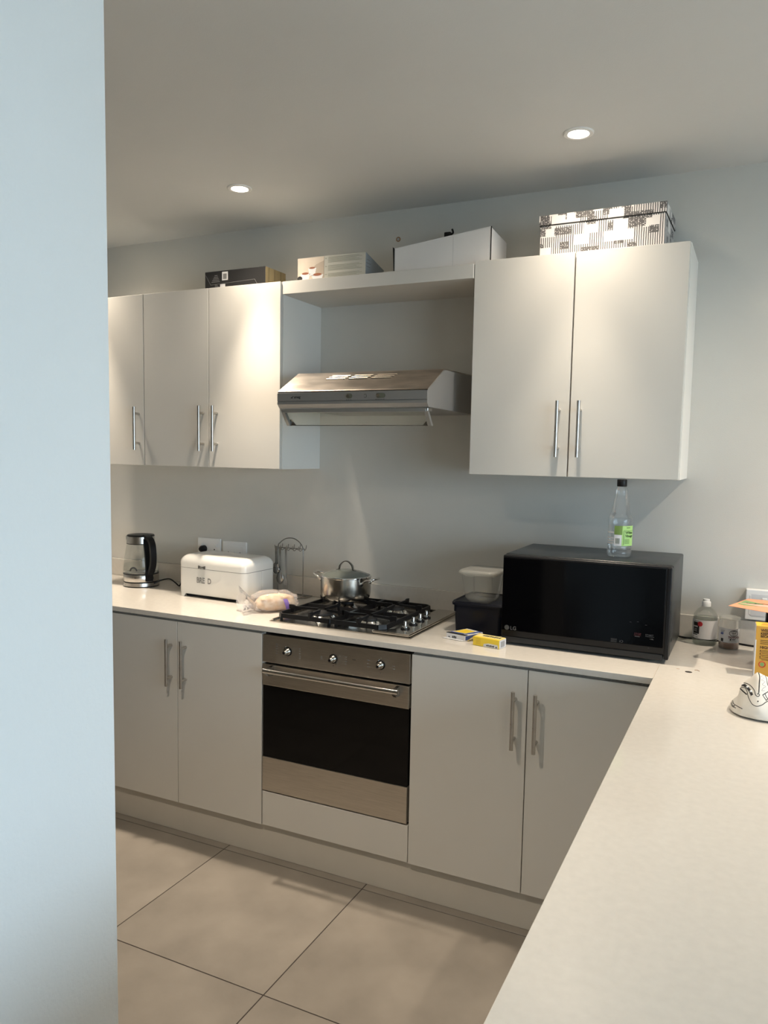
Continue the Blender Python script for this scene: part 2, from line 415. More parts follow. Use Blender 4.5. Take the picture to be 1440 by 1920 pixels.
# further unit hidden behind the near wall keeps the run continuous
cabinet('base_cabinet', 'cream base cabinet at the far left end of the run, hidden by the near wall', -1.602, -.8035, ZPB, ZB1-.006, -.02, YD, [(-1.602, -1.2, None), (-1.2, -.8035, None)], G2, zh)
# oven housing
oh = thing('oven_housing', 'cream housing panel below the built-in oven', 'cabinet', (.3, -.3, ZPB)); O = Vector(oh.location)
B().box((0.0003, YD+.002, ZPB+.002), (.5997, YD+.02, .2605), .0012, 2).build('filler_panel', 'cab', oh, shift=O)
c = B(); c.box((0, -.58, ZPB), (.012, -.02, .868)).box((.588, -.58, ZPB), (.60, -.02, .868)).box((.012, -.58, .243), (.588, -.02, .259)); c.build('side_panel', 'gap', oh, shift=O)
pn = B().box((-1.8, -.587, 0.0002), (1.405, -.571, .1255), .001, 1); tag(pn.build('plinth', 'plinth'), 'long cream plinth board under the base cabinets', 'plinth')
# ------------------------------------------------------------------ worktop
PY = -2.72
wt = thing('worktop', 'glossy off-white stone worktop running along the wall and out as a peninsula', 'worktop', (0, 0, ZC)); O = Vector((0, 0, ZC))
B().box((-1.9, YC, ZC-TC), (XP-.0004, -.0, ZC), .0012, 2).build('counter_slab', 'stone', wt, shift=O)
B().box((XP, PY, ZC-TC), (XP+.9, -.0, ZC), .0012, 2).build('peninsula_slab', 'stone', wt, shift=O)
B().box((-1.9, -.018, ZC+.0002), (XP+.9, -.0005, ZC+.0842), .002, 2).build('upstand', 'stone', wt, shift=O)
b = B(); b.lathe([(0, .0002), (.0085, .0002), (.0085, .0006), (0, .0006)], (1.461, -.492, 0), 20, sx=1.2, sy=1.0); b.build('screw_hole', 'gap', wt)
b = B(); b.box((1.425, -.472, .0002), (1.434, -.469, .0005)); b.tube([(1.476, -.462, .0006), (1.483, -.459, .0006), (1.490, -.468, .0006)], .0008, 6, 3); b.build('scratch_mark', 'rust', wt)
# joint between the two slabs lies along x = XP
B().box((XP-.0012, YC+.004, .00005), (XP+.0008, -.018, .00035)).build('joint_line', 'seam', wt)
pc = thing('peninsula_cabinet', 'cream cabinet carcass carrying the peninsula worktop', 'cabinet', (XP+.45, -1.65, 0))
O = Vector(pc.location)
B().box((XP+.032, PY+.04, ZPB), (XP+.60, YC, ZC-TC-.003), .001, 1).build('carcass', 'cab', pc, shift=O)
B().box((XP+.05, PY+.06, 0.0002), (XP+.57, YC, ZPB-.0005)).build('plinth', 'plinth', pc, shift=O)

# ------------------------------------------------------------------ oven
ov = thing('oven', 'built-in stainless steel oven with black glass door and three knobs', 'oven', (.2985, YD, .264)); O = Vector(ov.location)
B().box((.014, -.578, .2645), (.586, -.05, .855)).build('body', 'blackm', ov, shift=O)
B().box((.0015, YD, .7575), (.5965, YD+.020, .8605), .0015, 2).build('control_panel', 'steel', ov, shift=O)
dr = B().box((.0015, YD-.001, .671), (.5945, YD+.020, .750), .0015, 2).build('door', 'steel', ov, shift=O)
B().box((.0015, YD-.001, .2665), (.5945, YD+.020, .397), .0015, 2).build('bottom_panel', 'steel', dr, shift=O)
B().box((.0025, YD+.001, .3972), (.5935, YD+.018, .6708), .0008, 1).build('door_glass', 'bglass', dr, shift=O)
b = B(); b.cyl((.036, YD-.046, .7385), (.574, YD-.046, .7385), .0092, 20); b.build('handle', 'chrome', dr, shift=O, smooth=40)
for x in (.045, .555): B().prism([(YD+.0, .748), (YD-.040, .745), (YD-.048, .738), (YD-.046, .729), (YD-.030, .715), (YD, .712)], 0, x-.006, x+.006, .001).build('handle_bracket', 'chromed', dr, shift=O)
for x, z, ang in ((.111, .809, 2.2), (.3005, .807, -.9), (.4865, .810, 2.0)):
    b = B(); b.cyl((0, 0, 0), (0, -.004, 0), .0165, 28); kn = b.build('knob', 'black', ov, loc=(x-O.x, YD-O.y, z-O.z), smooth=40)
    b = B(); b.cyl((0, -.004, 0), (0, -.016, 0), .0140, 28, r2=.0115); b.cyl((0, -.016, 0), (0, -.028, 0), .0085, 22, r2=.0065); b.build('knob_cap', 'chrome', kn, smooth=40)
    b = B(); b.cyl((0, -.0281, 0), (0, -.0286, 0), .0045, 16); b.build('cap_centre', 'black', kn)
    b = B(); b.cyl((0, -.001, 0), (.017*math.cos(ang), -.003, .017*math.sin(ang)), .0012, 8)
    b.cyl((.019*math.cos(ang), -.0002, .019*math.sin(ang)), (.019*math.cos(ang), -.004, .019*math.sin(ang)), .0024, 10); b.build('pointer', 'chrome', kn)
b = B(); yy = YD-.0002
for cx, lz, rz_ in ((.111, (.83, .822, .813, .804, .795), (.825, .816, .807, .798, .790)), (.3005, (.808, .803, .798), (.82, .812, .803, .795)), (.4865, (.82, .808, .797), (.812, .803))):
    for z in lz: flat(b, cx-.052, cx-.044, z-.0012, z+.0012, yy); flat(b, cx-.042, cx-.022, z-.0002, z+.0002, yy)
    for z in rz_: flat(b, cx+.046, cx+.054, z-.0012, z+.0012, yy); flat(b, cx+.022, cx+.044, z-.0002, z+.0002, yy)
    flat(b, cx-.0015, cx+.0015, .833, .835, yy); flat(b, cx-.0015, cx+.0015, .780, .784, yy)
b.build('printed_symbols', 'inkgrey', ov, shift=O)
b = B(); flat(b, .378, .390, .8130, .8148, yy-.0001); flat(b, .376, .379, .8140, .8155, yy-.0001); b.build('indicator_slot', 'ink', ov, shift=O)

# ------------------------------------------------------------------ extractor hood
hd = thing('extractor_hood', 'stainless steel extractor hood with grey front panel and tilted glass visor', 'extractor hood', (.295, 0, 1.69)); O = Vector(hd.location)
pr_ = [(-.001, 1.690), (-.490, 1.6925), (-.503, 1.706), (-.503, 1.7470), (-.498, 1.7535), (-.362, 1.829), (-.350, 1.832), (-.001, 1.838)]
B().prism([p for p in pr_], 0, -.005, .595, .0006).build('body', 'hoodgrey', hd, shift=O)
B().prism([(-.4985, 1.7525), (-.503, 1.7495), (-.5035, 1.7525), (-.499, 1.7560), (-.363, 1.8315), (-.350, 1.8345), (-.002, 1.8405), (-.002, 1.8375), (-.350, 1.8315), (-.362, 1.8287)], 0, -.006, .596).build('top_plate', 'hoodtop', hd, shift=O)
B().prism([(-.503, 1.7475), (-.5065, 1.7465), (-.5065, 1.7180), (-.5035, 1.7165)], 0, -.0055, .5955, .0004).build('front_panel', 'hoodgrey', hd, shift=O)
B().prism([(-.503, 1.7155), (-.506, 1.7145), (-.506, 1.7060), (-.492, 1.6920), (-.489, 1.6925), (-.503, 1.7065)], 0, -.0055, .5955, .0003).build('lower_trim', 'hoodgrey', hd, shift=O)
# slots in the sloping top
sl = Vector((0, .136, .0755)).normalized()
for g in range(3):
    for k in range(3):
        px = .150+g*.094+k*.006
        for nm, off, dz, hy, hz_, mt in (('vent_louvre', .098, .0008, .0030, .0016, 'louvre'), ('vent_slot', .0935, .0002, .0050, .0010, 'gap')):
            q = Vector((px, -.499, 1.7560)) + sl*(off+k*.013) + Vector((0, 0, dz))
            mm = Matrix.Rotation(math.atan2(.0755, .136)+(.35 if nm == 'vent_louvre' else 0), 4, 'X'); mm.translation = q
            bb = bmesh.new(); bmesh.ops.create_cube(bb, size=1)
            for v in bb.verts: v.co = Vector(((v.co.x+.5)*.078, v.co.y*hy, v.co.z*hz_))
            B()._add(bb, mm).build(nm, mt, hd, shift=O)
def stad(x0, x1, z, r, y0_, y1_):
    pts = [(x1-r+r*math.cos(a), z+r*math.sin(a)) for a in [(-90+180*i/10)*PI/180 for i in range(11)]]+[(x0+r+r*math.cos(a), z+r*math.sin(a)) for a in [(90+180*i/10)*PI/180 for i in range(11)]]
    return B().prism(pts, 1, y0_, y1_)
for x0_, x1_, dx in ((.285, .309, 0), (.404, .438, 0)):
    s_ = stad(x0_, x1_, 1.7325, .0085, -.5078, -.5060).build('slider_switch', mat('slider_recess', (.12, .125, .09), .5), hd, shift=O)
    b = B(); b.lathe([(0, 0), (.0062, 0), (.0058, .003), (0, .0035)], seg=20); b.xf(Matrix.Rotation(PI/2, 4, 'X')); b.xf(Matrix.Translation((x0_+.0085, -.5078, 1.7325)))
    b.build('slider_cap', 'steelv', s_, shift=O, smooth=40)
b = B(); b.tube([(.3605+.005*math.cos(a), -.5068, 1.732+.006*math.sin(a)) for a in [math.radians(q) for q in range(-150, 151, 30)]], .0005, 6, 2); b.build('pilot_mark', 'ink', hd, shift=O)
b = B()
for i in range(3): flat(b, .286+i*.008, .289+i*.008, 1.7185, 1.7205, -.5068)
for i in range(5): flat(b, .402+i*.0075, .405+i*.0075, 1.7185, 1.7205, -.5068)
b.build('printed_scale', 'ink', hd, shift=O)
b = B(); add_text(b, 'smeg', .0135, .068, 1.7275, -.5069, offset=.0004, sx=.95)
flat(b, .0535, .062, 1.7275, 1.7295, -.5068); b.prism([(.054, 1.7295), (.058, 1.7295), (.066, 1.7345), (.064, 1.7355)], 1, -.5069, -.5066)
b.build('maker_lettering', 'ink', hd, shift=O)
# visor
vf = B(); vf.box((.004, -.492, 1.6765), (.586, -.478, 1.6895), .001, 1)
for xa, s in ((.0, 1), (.590, -1)):
    pts = [(-.494, 1.689), (-.478, 1.689), (-.450, 1.652), (-.434, 1.6335), (-.434, 1.630), (-.449, 1.630), (-.470, 1.655)]
    vf.prism(pts, 0, xa, xa+.014*s, .0008)
    vf.prism([(xa+.001*s, -.0), (xa+.001*s, .0), (xa, .0)], 2, 0, 0) if False else None
vf.build('visor_frame', mat('visor_grey', (.30, .30, .285), .4, .5), hd, shift=O)
B().prism([(-.482, 1.681), (-.4805, 1.681), (-.436, 1.6315), (-.4385, 1.6315)], 0, .006, .584).build('visor_glass', 'visor', hd, shift=O)
b = B(); b.cyl((.014, -.437, 1.6318), (.576, -.437, 1.6318), .0013, 8)
for xa, s in ((.013, 1), (.577, -1)): b.prism([(xa, 1.6305), (xa+.022*s, 1.6305), (xa, 1.655)], 1, -.447, -.436)
b.build('visor_edge', 'chromed', hd, shift=O)
B().box((.587, -.490, 1.6790), (.592, -.452, 1.6895), .001, 1).build('visor_hinge', 'steelv', hd, shift=O)

# ------------------------------------------------------------------ hob
hb = thing('gas_hob', 'stainless steel four burner gas hob with black cast iron grates', 'hob', (.278, -.30, ZC)); O = Vector(hb.location)
HX0, HX1, HY0, HY1 = -.013, .567, -.541, -.050
b = B(); b.box((HX0, HY0, ZC+.0003), (HX1, HY1, ZC+.005), .0015, 2)
b.build('tray', 'hobsteel', hb, shift=O)
# raised rim and control platform: a bevelled plateau
b = B(); zt_ = ZC+.005
b.prism([(.415, -.534), (.561, -.534), (.561, -.057), (.475, -.057), (.475, -.135), (.470, -.470), (.435, -.500)], 2, zt_-.001, zt_+.010, .004)
b.prism([(-.007, -.534), (.000, -.534), (.000, -.057), (-.007, -.057)], 2, zt_-.001, zt_+.006, .001)
b.prism([(-.007, -.067), (.475, -.067), (.475, -.057), (-.007, -.057)], 2, zt_-.001, zt_+.006, .001)
b.build('control_plateau', 'hobsteel', hb, shift=O)
b = B(); b.box((.004, -.528, zt_-.0002), (.44, -.070, zt_+.0007)); b.build('burner_well', 'chromed', hb, shift=O)
for (x, y, r) in ((.150, -.425, .048), (.128, -.185, .032), (.350, -.190, .040), (.352, -.425, .034)):
    bn = B().lathe([(0, 0), (r*1.35, 0), (r*1.30, .004), (r*.95, .016), (r*.9, .018), (0, .018)], seg=40).build('burner', 'chrome', hb, loc=(x-O.x, y-O.y, zt_+.0008-O.z), smooth=35)
    b = B(); b.lathe([(0, .018), (r*.80, .018), (r*.84, .021), (r*.80, .0265), (r*.6, .029), (0, .0295)], seg=40); b.build('burner_cap', 'blackm', bn, smooth=35)
    b = B(); b.cyl((r*1.15, -.01, 0), (r*1.15, -.01, .017), .003, 10); b.build('igniter', 'whitep', bn, smooth=35)
GZ = ZC+.0485
def grate(x0, x1, ya, yb, burners, label):
    gr = B(); h = .0052; zf = ZC+.0245
    def bar(p, q, w=.0055, hh=.008):
        p, q = Vector(p), Vector(q); d = (q-p); n = Vector((-d.y, d.x, 0)).normalized()*w
        bm = gr.bm; vs = []
        for s_, zz in ((-1, -hh), (1, -hh), (.6, hh), (-.6, hh)):
            vs.append((bm.verts.new(p+n*s_+Vector((0, 0, zz))), bm.verts.new(q+n*s_+Vector((0, 0, zz)))))
        for i in range(4): j = (i+1) % 4; bm.faces.new((vs[i][0], vs[j][0], vs[j][1], vs[i][1]))
        bm.faces.new([v[0] for v in vs]); bm.faces.new([v[1] for v in vs][::-1])
    c = .022
    ring = [(x0+c, ya), (x1-.004, ya), (x1, ya+.004), (x1, yb-.004), (x1-.004, yb), (x0+c, yb), (x0, yb-c), (x0, ya+c)] if x0 < .1 else [(x0, ya), (x1-c, ya), (x1, ya+c), (x1, yb-c), (x1-c, yb), (x0, yb)]
    for i in range(len(ring)): p, q = ring[i], ring[(i+1) % len(ring)]; bar((*p, zf), (*q, zf))
    ym = (ya+yb)/2; bar((x0, ym, zf), (x1, ym, zf))
    for p in ((x0+.012, ya+.012), (x1-.012, ya+.012), (x0+.012, yb-.012), (x1-.012, yb-.012)): gr.cyl((*p, ZC+.0062), (*p, zf), .006, 8)
    for (bx, by, r) in burners:
        lo, hi = (ya, ym) if by < ym else (ym, yb)
        for (ex, ey) in ((x0, by), (x1, by), (bx, lo), (bx, hi)):
            e = Vector((ex, ey, 0)); cc = Vector((bx, by, 0)); d = (cc-e).normalized(); n = Vector((-d.y, d.x, 0))*.0038
            inner = cc-d*(r*.42)
            prof = [(e-d*.004, zf-.006), (e-d*.006, GZ), (e+d*.012, GZ), (e+d*.022, GZ-.004), (inner, GZ-.002), (inner, GZ-.010), (e+d*.02, GZ-.014), (e+d*.014, zf-.006)]
            bm = gr.bm; A = [bm.verts.new(Vector((p.x, p.y, z))+n) for p, z in prof]; C_ = [bm.verts.new(Vector((p.x, p.y, z))-n) for p, z in prof]
            bm.faces.new(A); bm.faces.new(C_[::-1])
            for i in range(8): j = (i+1) % 8; bm.faces.new((A[i], C_[i], C_[j], A[j]))
    return gr.build('grate', 'iron', hb, shift=O)
grate(.008, .238, -.520, -.075, [(.150, -.425, .048), (.128, -.185, .032)], '')
grate(.244, .455, -.520, -.075, [(.350, -.190, .040), (.352, -.425, .034)], '')
for i, (x, y) in enumerate(((.509, -.455), (.506, -.375), (.505, -.308), (.503, -.242))):
    kn = B().lathe([(0, 0), (.0165, 0), (.0165, .004), (.0145, .0055), (0, .0055)], seg=28).build('knob', 'black', hb, loc=(x-O.x, y-O.y, zt_+.010-O.z), smooth=35)
    b = B(); b.lathe([(0, .0055), (.0125, .0055), (.0115, .009), (.0072, .0105), (.0062, .026), (.0055, .028), (0, .028)], seg=24); b.build('knob_cap', 'chrome', kn, smooth=35)
    b = B(); b.box((-.0025, -.004, .010), (.0025, .016, .0265), .001, 1); b.build('grip', 'chromed', kn, rz=.5)

# ------------------------------------------------------------------ saucepan
pt = thing('saucepan', 'steel cooking pot with domed glass lid on the rear left burner', 'pot', (.130, -.205, GZ+.0002))
R_ = .102
B().lathe([(0, 0), (.082, 0), (.094, .004), (.0995, .013), (R_, .028), (R_, .090), (R_+.002, .092), (R_-.002, .092), (R_-.003, .028), (.09, .008), (0, .006)], seg=64).build('pot_body', mat('pot_steel', (.50, .475, .43), .2, 1, var=.06, vscale=12), pt, smooth=40)
ld = B().lathe([(R_+.001, .092), (R_+.001, .0955), (R_-.004, .0975), (R_-.005, .0925)], seg=64).build('lid', 'chrome', pt, smooth=40)
B().lathe([(R_-.004, .0960), (.085, .1035), (.06, .112), (.03, .118), (0, .120)], seg=48).build('lid_glass', 'lidglass', ld, smooth=60)
def strap_(b, pts, w, th, wdir):
    P = catmull([Vector(p) for p in pts], 6); wd = Vector(wdir).normalized(); bm = b.bm; rings = []
    for i, p in enumerate(P):
        t = (P[min(i+1, len(P)-1)]-P[max(i-1, 0)]).normalized(); n = t.cross(wd).normalized()
        rings.append([bm.verts.new(p+wd*w*a+n*th*c_) for a, c_ in ((-1, -1), (1, -1), (1, 1), (-1, 1))])
    for a, c_ in zip(rings, rings[1:]):
        for k in range(4): bm.faces.new((a[k], a[(k+1) % 4], c_[(k+1) % 4], c_[k]))
    bm.faces.new(rings[0][::-1]); bm.faces.new(rings[-1]); return b
b = B(); strap_(b, [(-.040, 0, .1150), (-.030, 0, .1195), (-.024, 0, .136), (-.008, 0, .151), (.010, 0, .151), (.026, 0, .136), (.031, 0, .1195), (.042, 0, .1150)], .007, .0018, (0, 1, 0))
b.xf(Matrix.Rotation(math.radians(8), 4, 'Z')); b.build('lid_handle', 'chromed', ld, smooth=50)
for s, nm in ((1, 'side_handle'), (-1, 'side_handle')):
    b = B(); b.tube([(s*(R_-.002), -.036, .072), (s*(R_+.006), -.037, .080), (s*(R_+.020), -.034, .087), (s*(R_+.043), -.022, .093), (s*(R_+.050), 0, .095), (s*(R_+.043), .022, .093), (s*(R_+.020), .034, .087), (s*(R_+.006), .037, .080), (s*(R_-.002), .036, .072)], .0042, 10, 6)
    for y in (-.036, .036):
        a = math.atan2(y, s*R_); q = Vector((math.cos(a)*(R_-.001), math.sin(a)*(R_-.001), .071)); b.cyl(q, q+Vector((math.cos(a), math.sin(a), 0))*.006, .0075, 16)
    b.xf(Matrix.Rotation(math.radians(-6), 4, 'Z')); b.build(nm, 'chrome', pt, smooth=50)

# ------------------------------------------------------------------ kettle
kt = thing('kettle', 'glass and steel electric kettle with black handle at the left end of the worktop', 'kettle', (-.975, -.185, ZC+.0002), rz=0)
B().lathe([(0, 0), (.081, 0), (.082, .003), (.082, .004)], seg=48).build('foot_ring', 'black', kt, smooth=35)
B().lathe([(.081, .004), (.083, .005), (.082, .020), (.0795, .021), (0, .021)], seg=48).build('power_base', 'steelv', kt, smooth=35)
B().lathe([(.0800, .0205), (.0800, .0268), (0, .0268)], seg=48).build('dark_band', 'black', kt, smooth=35)
B().lathe([(.0800, .026), (.0812, .028), (.0812, .056), (.0800, .058), (0, .058)], seg=48).build('body_band', 'steelv', kt, smooth=35)
B().lathe([(.0805, .058), (.0812, .0595), (.0805, .0625), (.079, .0625)], seg=48).build('gasket', 'black', kt, smooth=35)
gl = B().lathe([(.0795, .0625), (.0805, .075), (.078, .11), (.072, .15), (.064, .190), (.0620, .201)], seg=56).build('glass_jug', 'glass', kt, smooth=60)
B().lathe([(0, .064), (.0775, .064), (.0785, .078), (.0768, .104), (0, .104)], seg=48).build('water_fill', 'water', gl, smooth=35)
B().lathe([(0, .0627), (.074, .0627), (.072, .0655), (0, .0665)], seg=40).build('heater_plate', 'chromed', kt, smooth=35)
B().lathe([(.0625, .198), (.0640, .1985), (.0645, .2005), (.0630, .201)], seg=48).build('collar_seal', 'black', kt, smooth=35)
B().lathe([(.0630, .201), (.0640, .202), (.0625, .233), (.0610, .234), (0, .234)], seg=48).build('collar', 'steelv', kt, smooth=35)
B().lathe([(.0620, .2335), (.0630, .236), (.0600, .2405), (.045, .2425), (0, .2415)], seg=48).build('lid', 'black', kt, smooth=35)
# spout lip to the left
b = B(); b.prism([(-.055, -.020), (-.055, .020), (-.074, .0)], 2, .214, .234, .002); b.xf(Matrix.Rotation(math.radians(20), 4, 'Z')); b.build('spout', 'steelv', kt)
# round gauge button seen in the water
b = B(); b.tube([(.014*math.cos(a), 0, .016*math.sin(a)) for a in [math.radians(q) for q in range(0, 181, 20)]], .0035, 8, 2); b.xf(Matrix.Rotation(math.radians(43), 4, 'Z')); b.xf(Matrix.Translation((.004, -.055, .074))); b.build('filter_clip', 'blackm', kt, smooth=40)
# handle: D-loop, towards image-right/front
ka = math.radians(-22); kd = Vector((math.cos(ka), math.sin(ka), 0))
def kp(r, z): return (kd.x*r, kd.y*r, z)
b = B(); strap_(b, [kp(.050, .2365), kp(.070, .233), kp(.094, .226), kp(.114, .208), kp(.123, .180), kp(.126, .140), kp(.121, .108), kp(.107, .082), kp(.090, .062), kp(.082, .046)], .0135, .0078, (-kd.y, kd.x, 0))
b.build('handle', 'black', kt, smooth=50)
b = B(); strap_(b, [kp(.062, .225), kp(.0655, .200), kp(.073, .165), kp(.080, .120), kp(.083, .080), kp(.0835, .030)], .017, .005, (-kd.y, kd.x, 0))
b.build('handle_spine', 'black', kt, smooth=50)
b = B(); b.tube([(.080, -.005, .022), (.083, 0, .020)], .004, 8, 0); b.build('cord_outlet', 'black', kt)
(B().tube([(-.893, -.190, ZC+.016), (-.872, -.165, ZC+.030), (-.840, -.145, ZC+.036), (-.815, -.135, ZC+.020), (-.800, -.125, ZC+.0040), (-.792, -.118, ZC+.018), (-.775, -.100, ZC+.034), (-.740, -.060, ZC+.045), (-.738, -.03, ZC+.10), (-.738, -.035, ZC+.155), (-.738, -.034, ZC+.185)], .0032, 8, 8).build('cord', 'black', kt, shift=kt.location, smooth=60))

# ------------------------------------------------------------------ wall sockets
def socket(x0, x1, zt, zb, label, sw, depth=.010):
    t = thing('wall_socket', label, 'socket', ((x0+x1)/2, -.0005, zb), group='white wall sockets on the back wall'); O = Vector(t.location)
    B().box((x0, -depth, zb), (x1, -.0005, zt), .003, 3).build('cover_plate', 'whitep', t, shift=O)
    B().box((x0+.012, -depth-.0012, zb+.018), (x1-.012, -depth+.001, zt-.020), .0006, 1).build('inner_plate', 'whitep', t, shift=O)
    for x in sw: B().box((x-.008, -depth-.006, zt-.040), (x+.008, -depth-.001, zt-.026), .0015, 1).build('rocker_switch', 'whitep', t, shift=O)
    b = B()
    for cx in ((x0+x1)/2-.033, (x0+x1)/2+.033):
        for dx, dz in ((0, -.052), (-.009, -.066), (.009, -.066)): b.cyl((cx+dx, -depth-.0014, zt+dz), (cx+dx, -depth-.0010, zt+dz), .0035, 12)
    b.build('pin_hole', 'gap', t, shift=O)
    return t
socket(-.784, -.650, 1.117, 1.000, 'white double wall socket with two rockers and a black plug behind the bread bin', (-.762, -.676))
socket(-.637, -.502, 1.1105, .994, 'blank-faced white wall socket plate, nearest the cutlery rack', ())
s3 = socket(1.601, 1.735, 1.090, .985, 'thick white surface socket at the right edge above the orange leaflet', (1.66,), .030)
B().box((1.6185, -.0315, 1.000), (1.720, -.0305, 1.075), .0005, 1).build('flap_panel', 'lgrey', s3, shift=s3.location)
pg = B(); pg.lathe([(0, 0), (.017, 0), (.016, .020), (.010, .030), (0, .031)], seg=24); pg.xf(Matrix.Rotation(PI/2, 4, 'X')); pg.xf(Matrix.Translation((-.743, -.0115, 1.066)))
tag(pg.build('plug', 'black', smooth=40), 'black plug in the left wall socket above the bread bin', 'plug')

# ------------------------------------------------------------------ bread bin
bw, bd = .372, .215
bb_ = thing('bread_bin', 'white enamel bread bin with rounded lid, bow clasp and BRE D lettering', 'bread bin', (-.657, -.300, ZC+.0002), rz=math.radians(-3.0))
def rrect(x0, x1, y0_, y1_, r, n=8):
    P = []
    for cx, cy, a in ((x1-r, y0_+r, -90), (x1-r, y1_-r, 0), (x0+r, y1_-r, 90), (x0+r, y0_+r, 180)):
        P += [(cx+r*math.cos(math.radians(a+90*i/n)), cy+r*math.sin(math.radians(a+90*i/n))) for i in range(n+1)]
    return P
def loft(b, secs, cap0=True, cap1=True):
    bm = b.bm; R = [[bm.verts.new((x, y, z)) for x, y in P] for P, z in secs]; n = len(R[0])
    for a, c_ in zip(R, R[1:]):
        for k in range(n): bm.faces.new((a[k], a[(k+1) % n], c_[(k+1) % n], c_[k]))
    if cap0: bm.faces.new(R[0][::-1])
    if cap1: bm.faces.new(R[-1])
    return b
def rr(i, z, r=.030): return (rrect(i, bw-i, i, bd-i, max(r-i*.3, .008)), z)
loft(B(), [rr(0, .021), rr(0, .1275)]).build('bin_body', 'white', bb_, smooth=35)
lid = loft(B(), [rr(0, .1290), rr(0, .148)]+[rr(.036*(1-math.cos(a)), .148+.036*math.sin(a)) for a in [math.radians(q) for q in range(10, 91, 10)]]+[rr(.06, .1852), rr(.10, .186)]).build('lid', 'white', bb_, smooth=50)
loft(B(), [rr(.0015, .1275), rr(.0015, .1290)]).build('lid_seam', 'gap', bb_)
b = B(); bm = b.bm   # skirt following the rounded outline, cut away between four feet
out_ = []
for cx, cy, a in ((bw-.030, .030, -90), (bw-.030, bd-.030, 0), (.030, bd-.030, 90), (.030, .030, 180)):
    arc_ = [(cx+.029*math.cos(math.radians(a+11.25*i)), cy+.029*math.sin(math.radians(a+11.25*i)), 0.0) for i in range(9)]
    t0 = Vector((math.cos(math.radians(a-90)), math.sin(math.radians(a-90)), 0)); t1 = Vector((math.cos(math.radians(a+90)), math.sin(math.radians(a+90)), 0)) if False else None
    d0 = Vector((arc_[1][0]-arc_[0][0], arc_[1][1]-arc_[0][1], 0)).normalized(); d1 = Vector((arc_[8][0]-arc_[7][0], arc_[8][1]-arc_[7][1], 0)).normalized()
    ax = Vector((round(d0.x), round(d0.y), 0)); bx_ = Vector((round(d1.x), round(d1.y), 0))
    p0 = Vector(arc_[0]); p1 = Vector(arc_[8])
    out_ += [(*(p0-ax*.010).xy, .0145), (*(p0-ax*.001).xy, .0)]+arc_[1:8]+[(*(p1+bx_*.001).xy, .0), (*(p1+bx_*.010).xy, .0145)]
cxy = Vector((bw/2, bd/2))
vs = []
for x, y, z in out_:
    q = Vector((x, y)); inn = q+Vector((max(-1, min(1, (cxy.x-x)*20)), max(-1, min(1, (cxy.y-y)*20))))*.003
    vs.append((bm.verts.new((x, y, z)), bm.verts.new((x, y, .0208)), bm.verts.new((inn.x, inn.y, .0208)), bm.verts.new((inn.x, inn.y, z))))
for i in range(len(vs)):
    A_, C_ = vs[i], vs[(i+1) % len(vs)]
    for k in range(4): bm.faces.new((A_[k], A_[(k+1) % 4], C_[(k+1) % 4], C_[k]))
b.build('skirt', 'white', bb_)
B().box((.03, .022, .0004), (bw-.03, bd-.022, .0207)).build('skirt_shade_block', 'blackm', bb_)  # black block added so the shade under the bin reads dark between the feet
b = B(); b.prism([(bd*.52, .03), (bd*.525, .03), (bd*.525, .125), (bd*.52, .125)], 0, bw-.0002, bw+.0004); b.build('side_seam', 'greyp', bb_)
b = B()
for s in (-1, 1): b.prism([(.140+s*.004, .1335), (.140+s*.019, .1300), (.140+s*.019, .1435), (.140+s*.004, .1395)], 1, -.006, -.0002, .0008)
cl = b.build('clasp', 'chromed', bb_)
b = B(); b.cyl((.140, -.001, .1365), (.140, -.009, .1365), .0055, 16); b.build('clasp_button', 'chrome', cl, smooth=40)
b = B(); add_text(b, 'BRE  D', .0330, .108, .0680, -.0006, offset=.0008, sx=.84); b.build('lettering', 'ink', bb_)
b = B(); add_text(b, 'BRE  D', .0330, .1083, .0682, -.0009, offset=-.0009, sx=.84); b.build('lettering_fill', 'white', bb_)

# ------------------------------------------------------------------ cutlery rack with hanging cutlery
rk = thing('cutlery_rack', 'chrome wire cutlery rack with arched top between bread bin and hob', 'rack', (-.225, -.065, ZC+.0002)); O = Vector((-.225, -.065, ZC))
b = B(); b.tube([(-.280, -.099, .003), (-.165, -.099, .003), (-.140, -.092, .003), (-.136, -.032, .003), (-.155, -.024, .003), (-.280, -.024, .003)], .0028, 8, 4, True); b.xf(Matrix.Translation((.225, .065, 0))); b.build('base_ring', 'chromed', rk, smooth=60)
b = B(); b.tube([(-.160, -.065, .003), (-.160, -.065, .10), (-.160, -.065, .20), (-.164, -.065, .225), (-.180, -.065, .245), (-.205, -.065, .258), (-.230, -.065, .260), (-.255, -.065, .254), (-.280, -.065, .236), (-.290, -.065, .215), (-.291, -.065, .1), (-.291, -.065, .003)], .0023, 8, 5); b.cyl((-.160, -.099, .003), (-.160, -.024, .003), .002, 8); b.xf(Matrix.Translation((.225, .065, 0))); b.build('frame', 'chromed', rk, smooth=60)
b = B(); b.tube([(-.300, -.065, .215), (-.152, -.065, .215)], .0022, 8, 0); b.xf(Matrix.Translation((.225, .065, 0))); b.build('crossbar', 'chromed', rk, smooth=60)
for i in range(5):
    x = -.287+i*.031
    for s in (-1, 1) if i < 1 else (-1, 1):
        bk = B(); bk.tube([(x, -.065, .213), (x, -.065+s*.018, .207), (x, -.065+s*.028, .215), (x, -.065+s*.032, .229)], .0016, 6, 4); bk.xf(Matrix.Translation((.225, .065, 0))); bk.build('hook', 'chromed', rk, smooth=60)
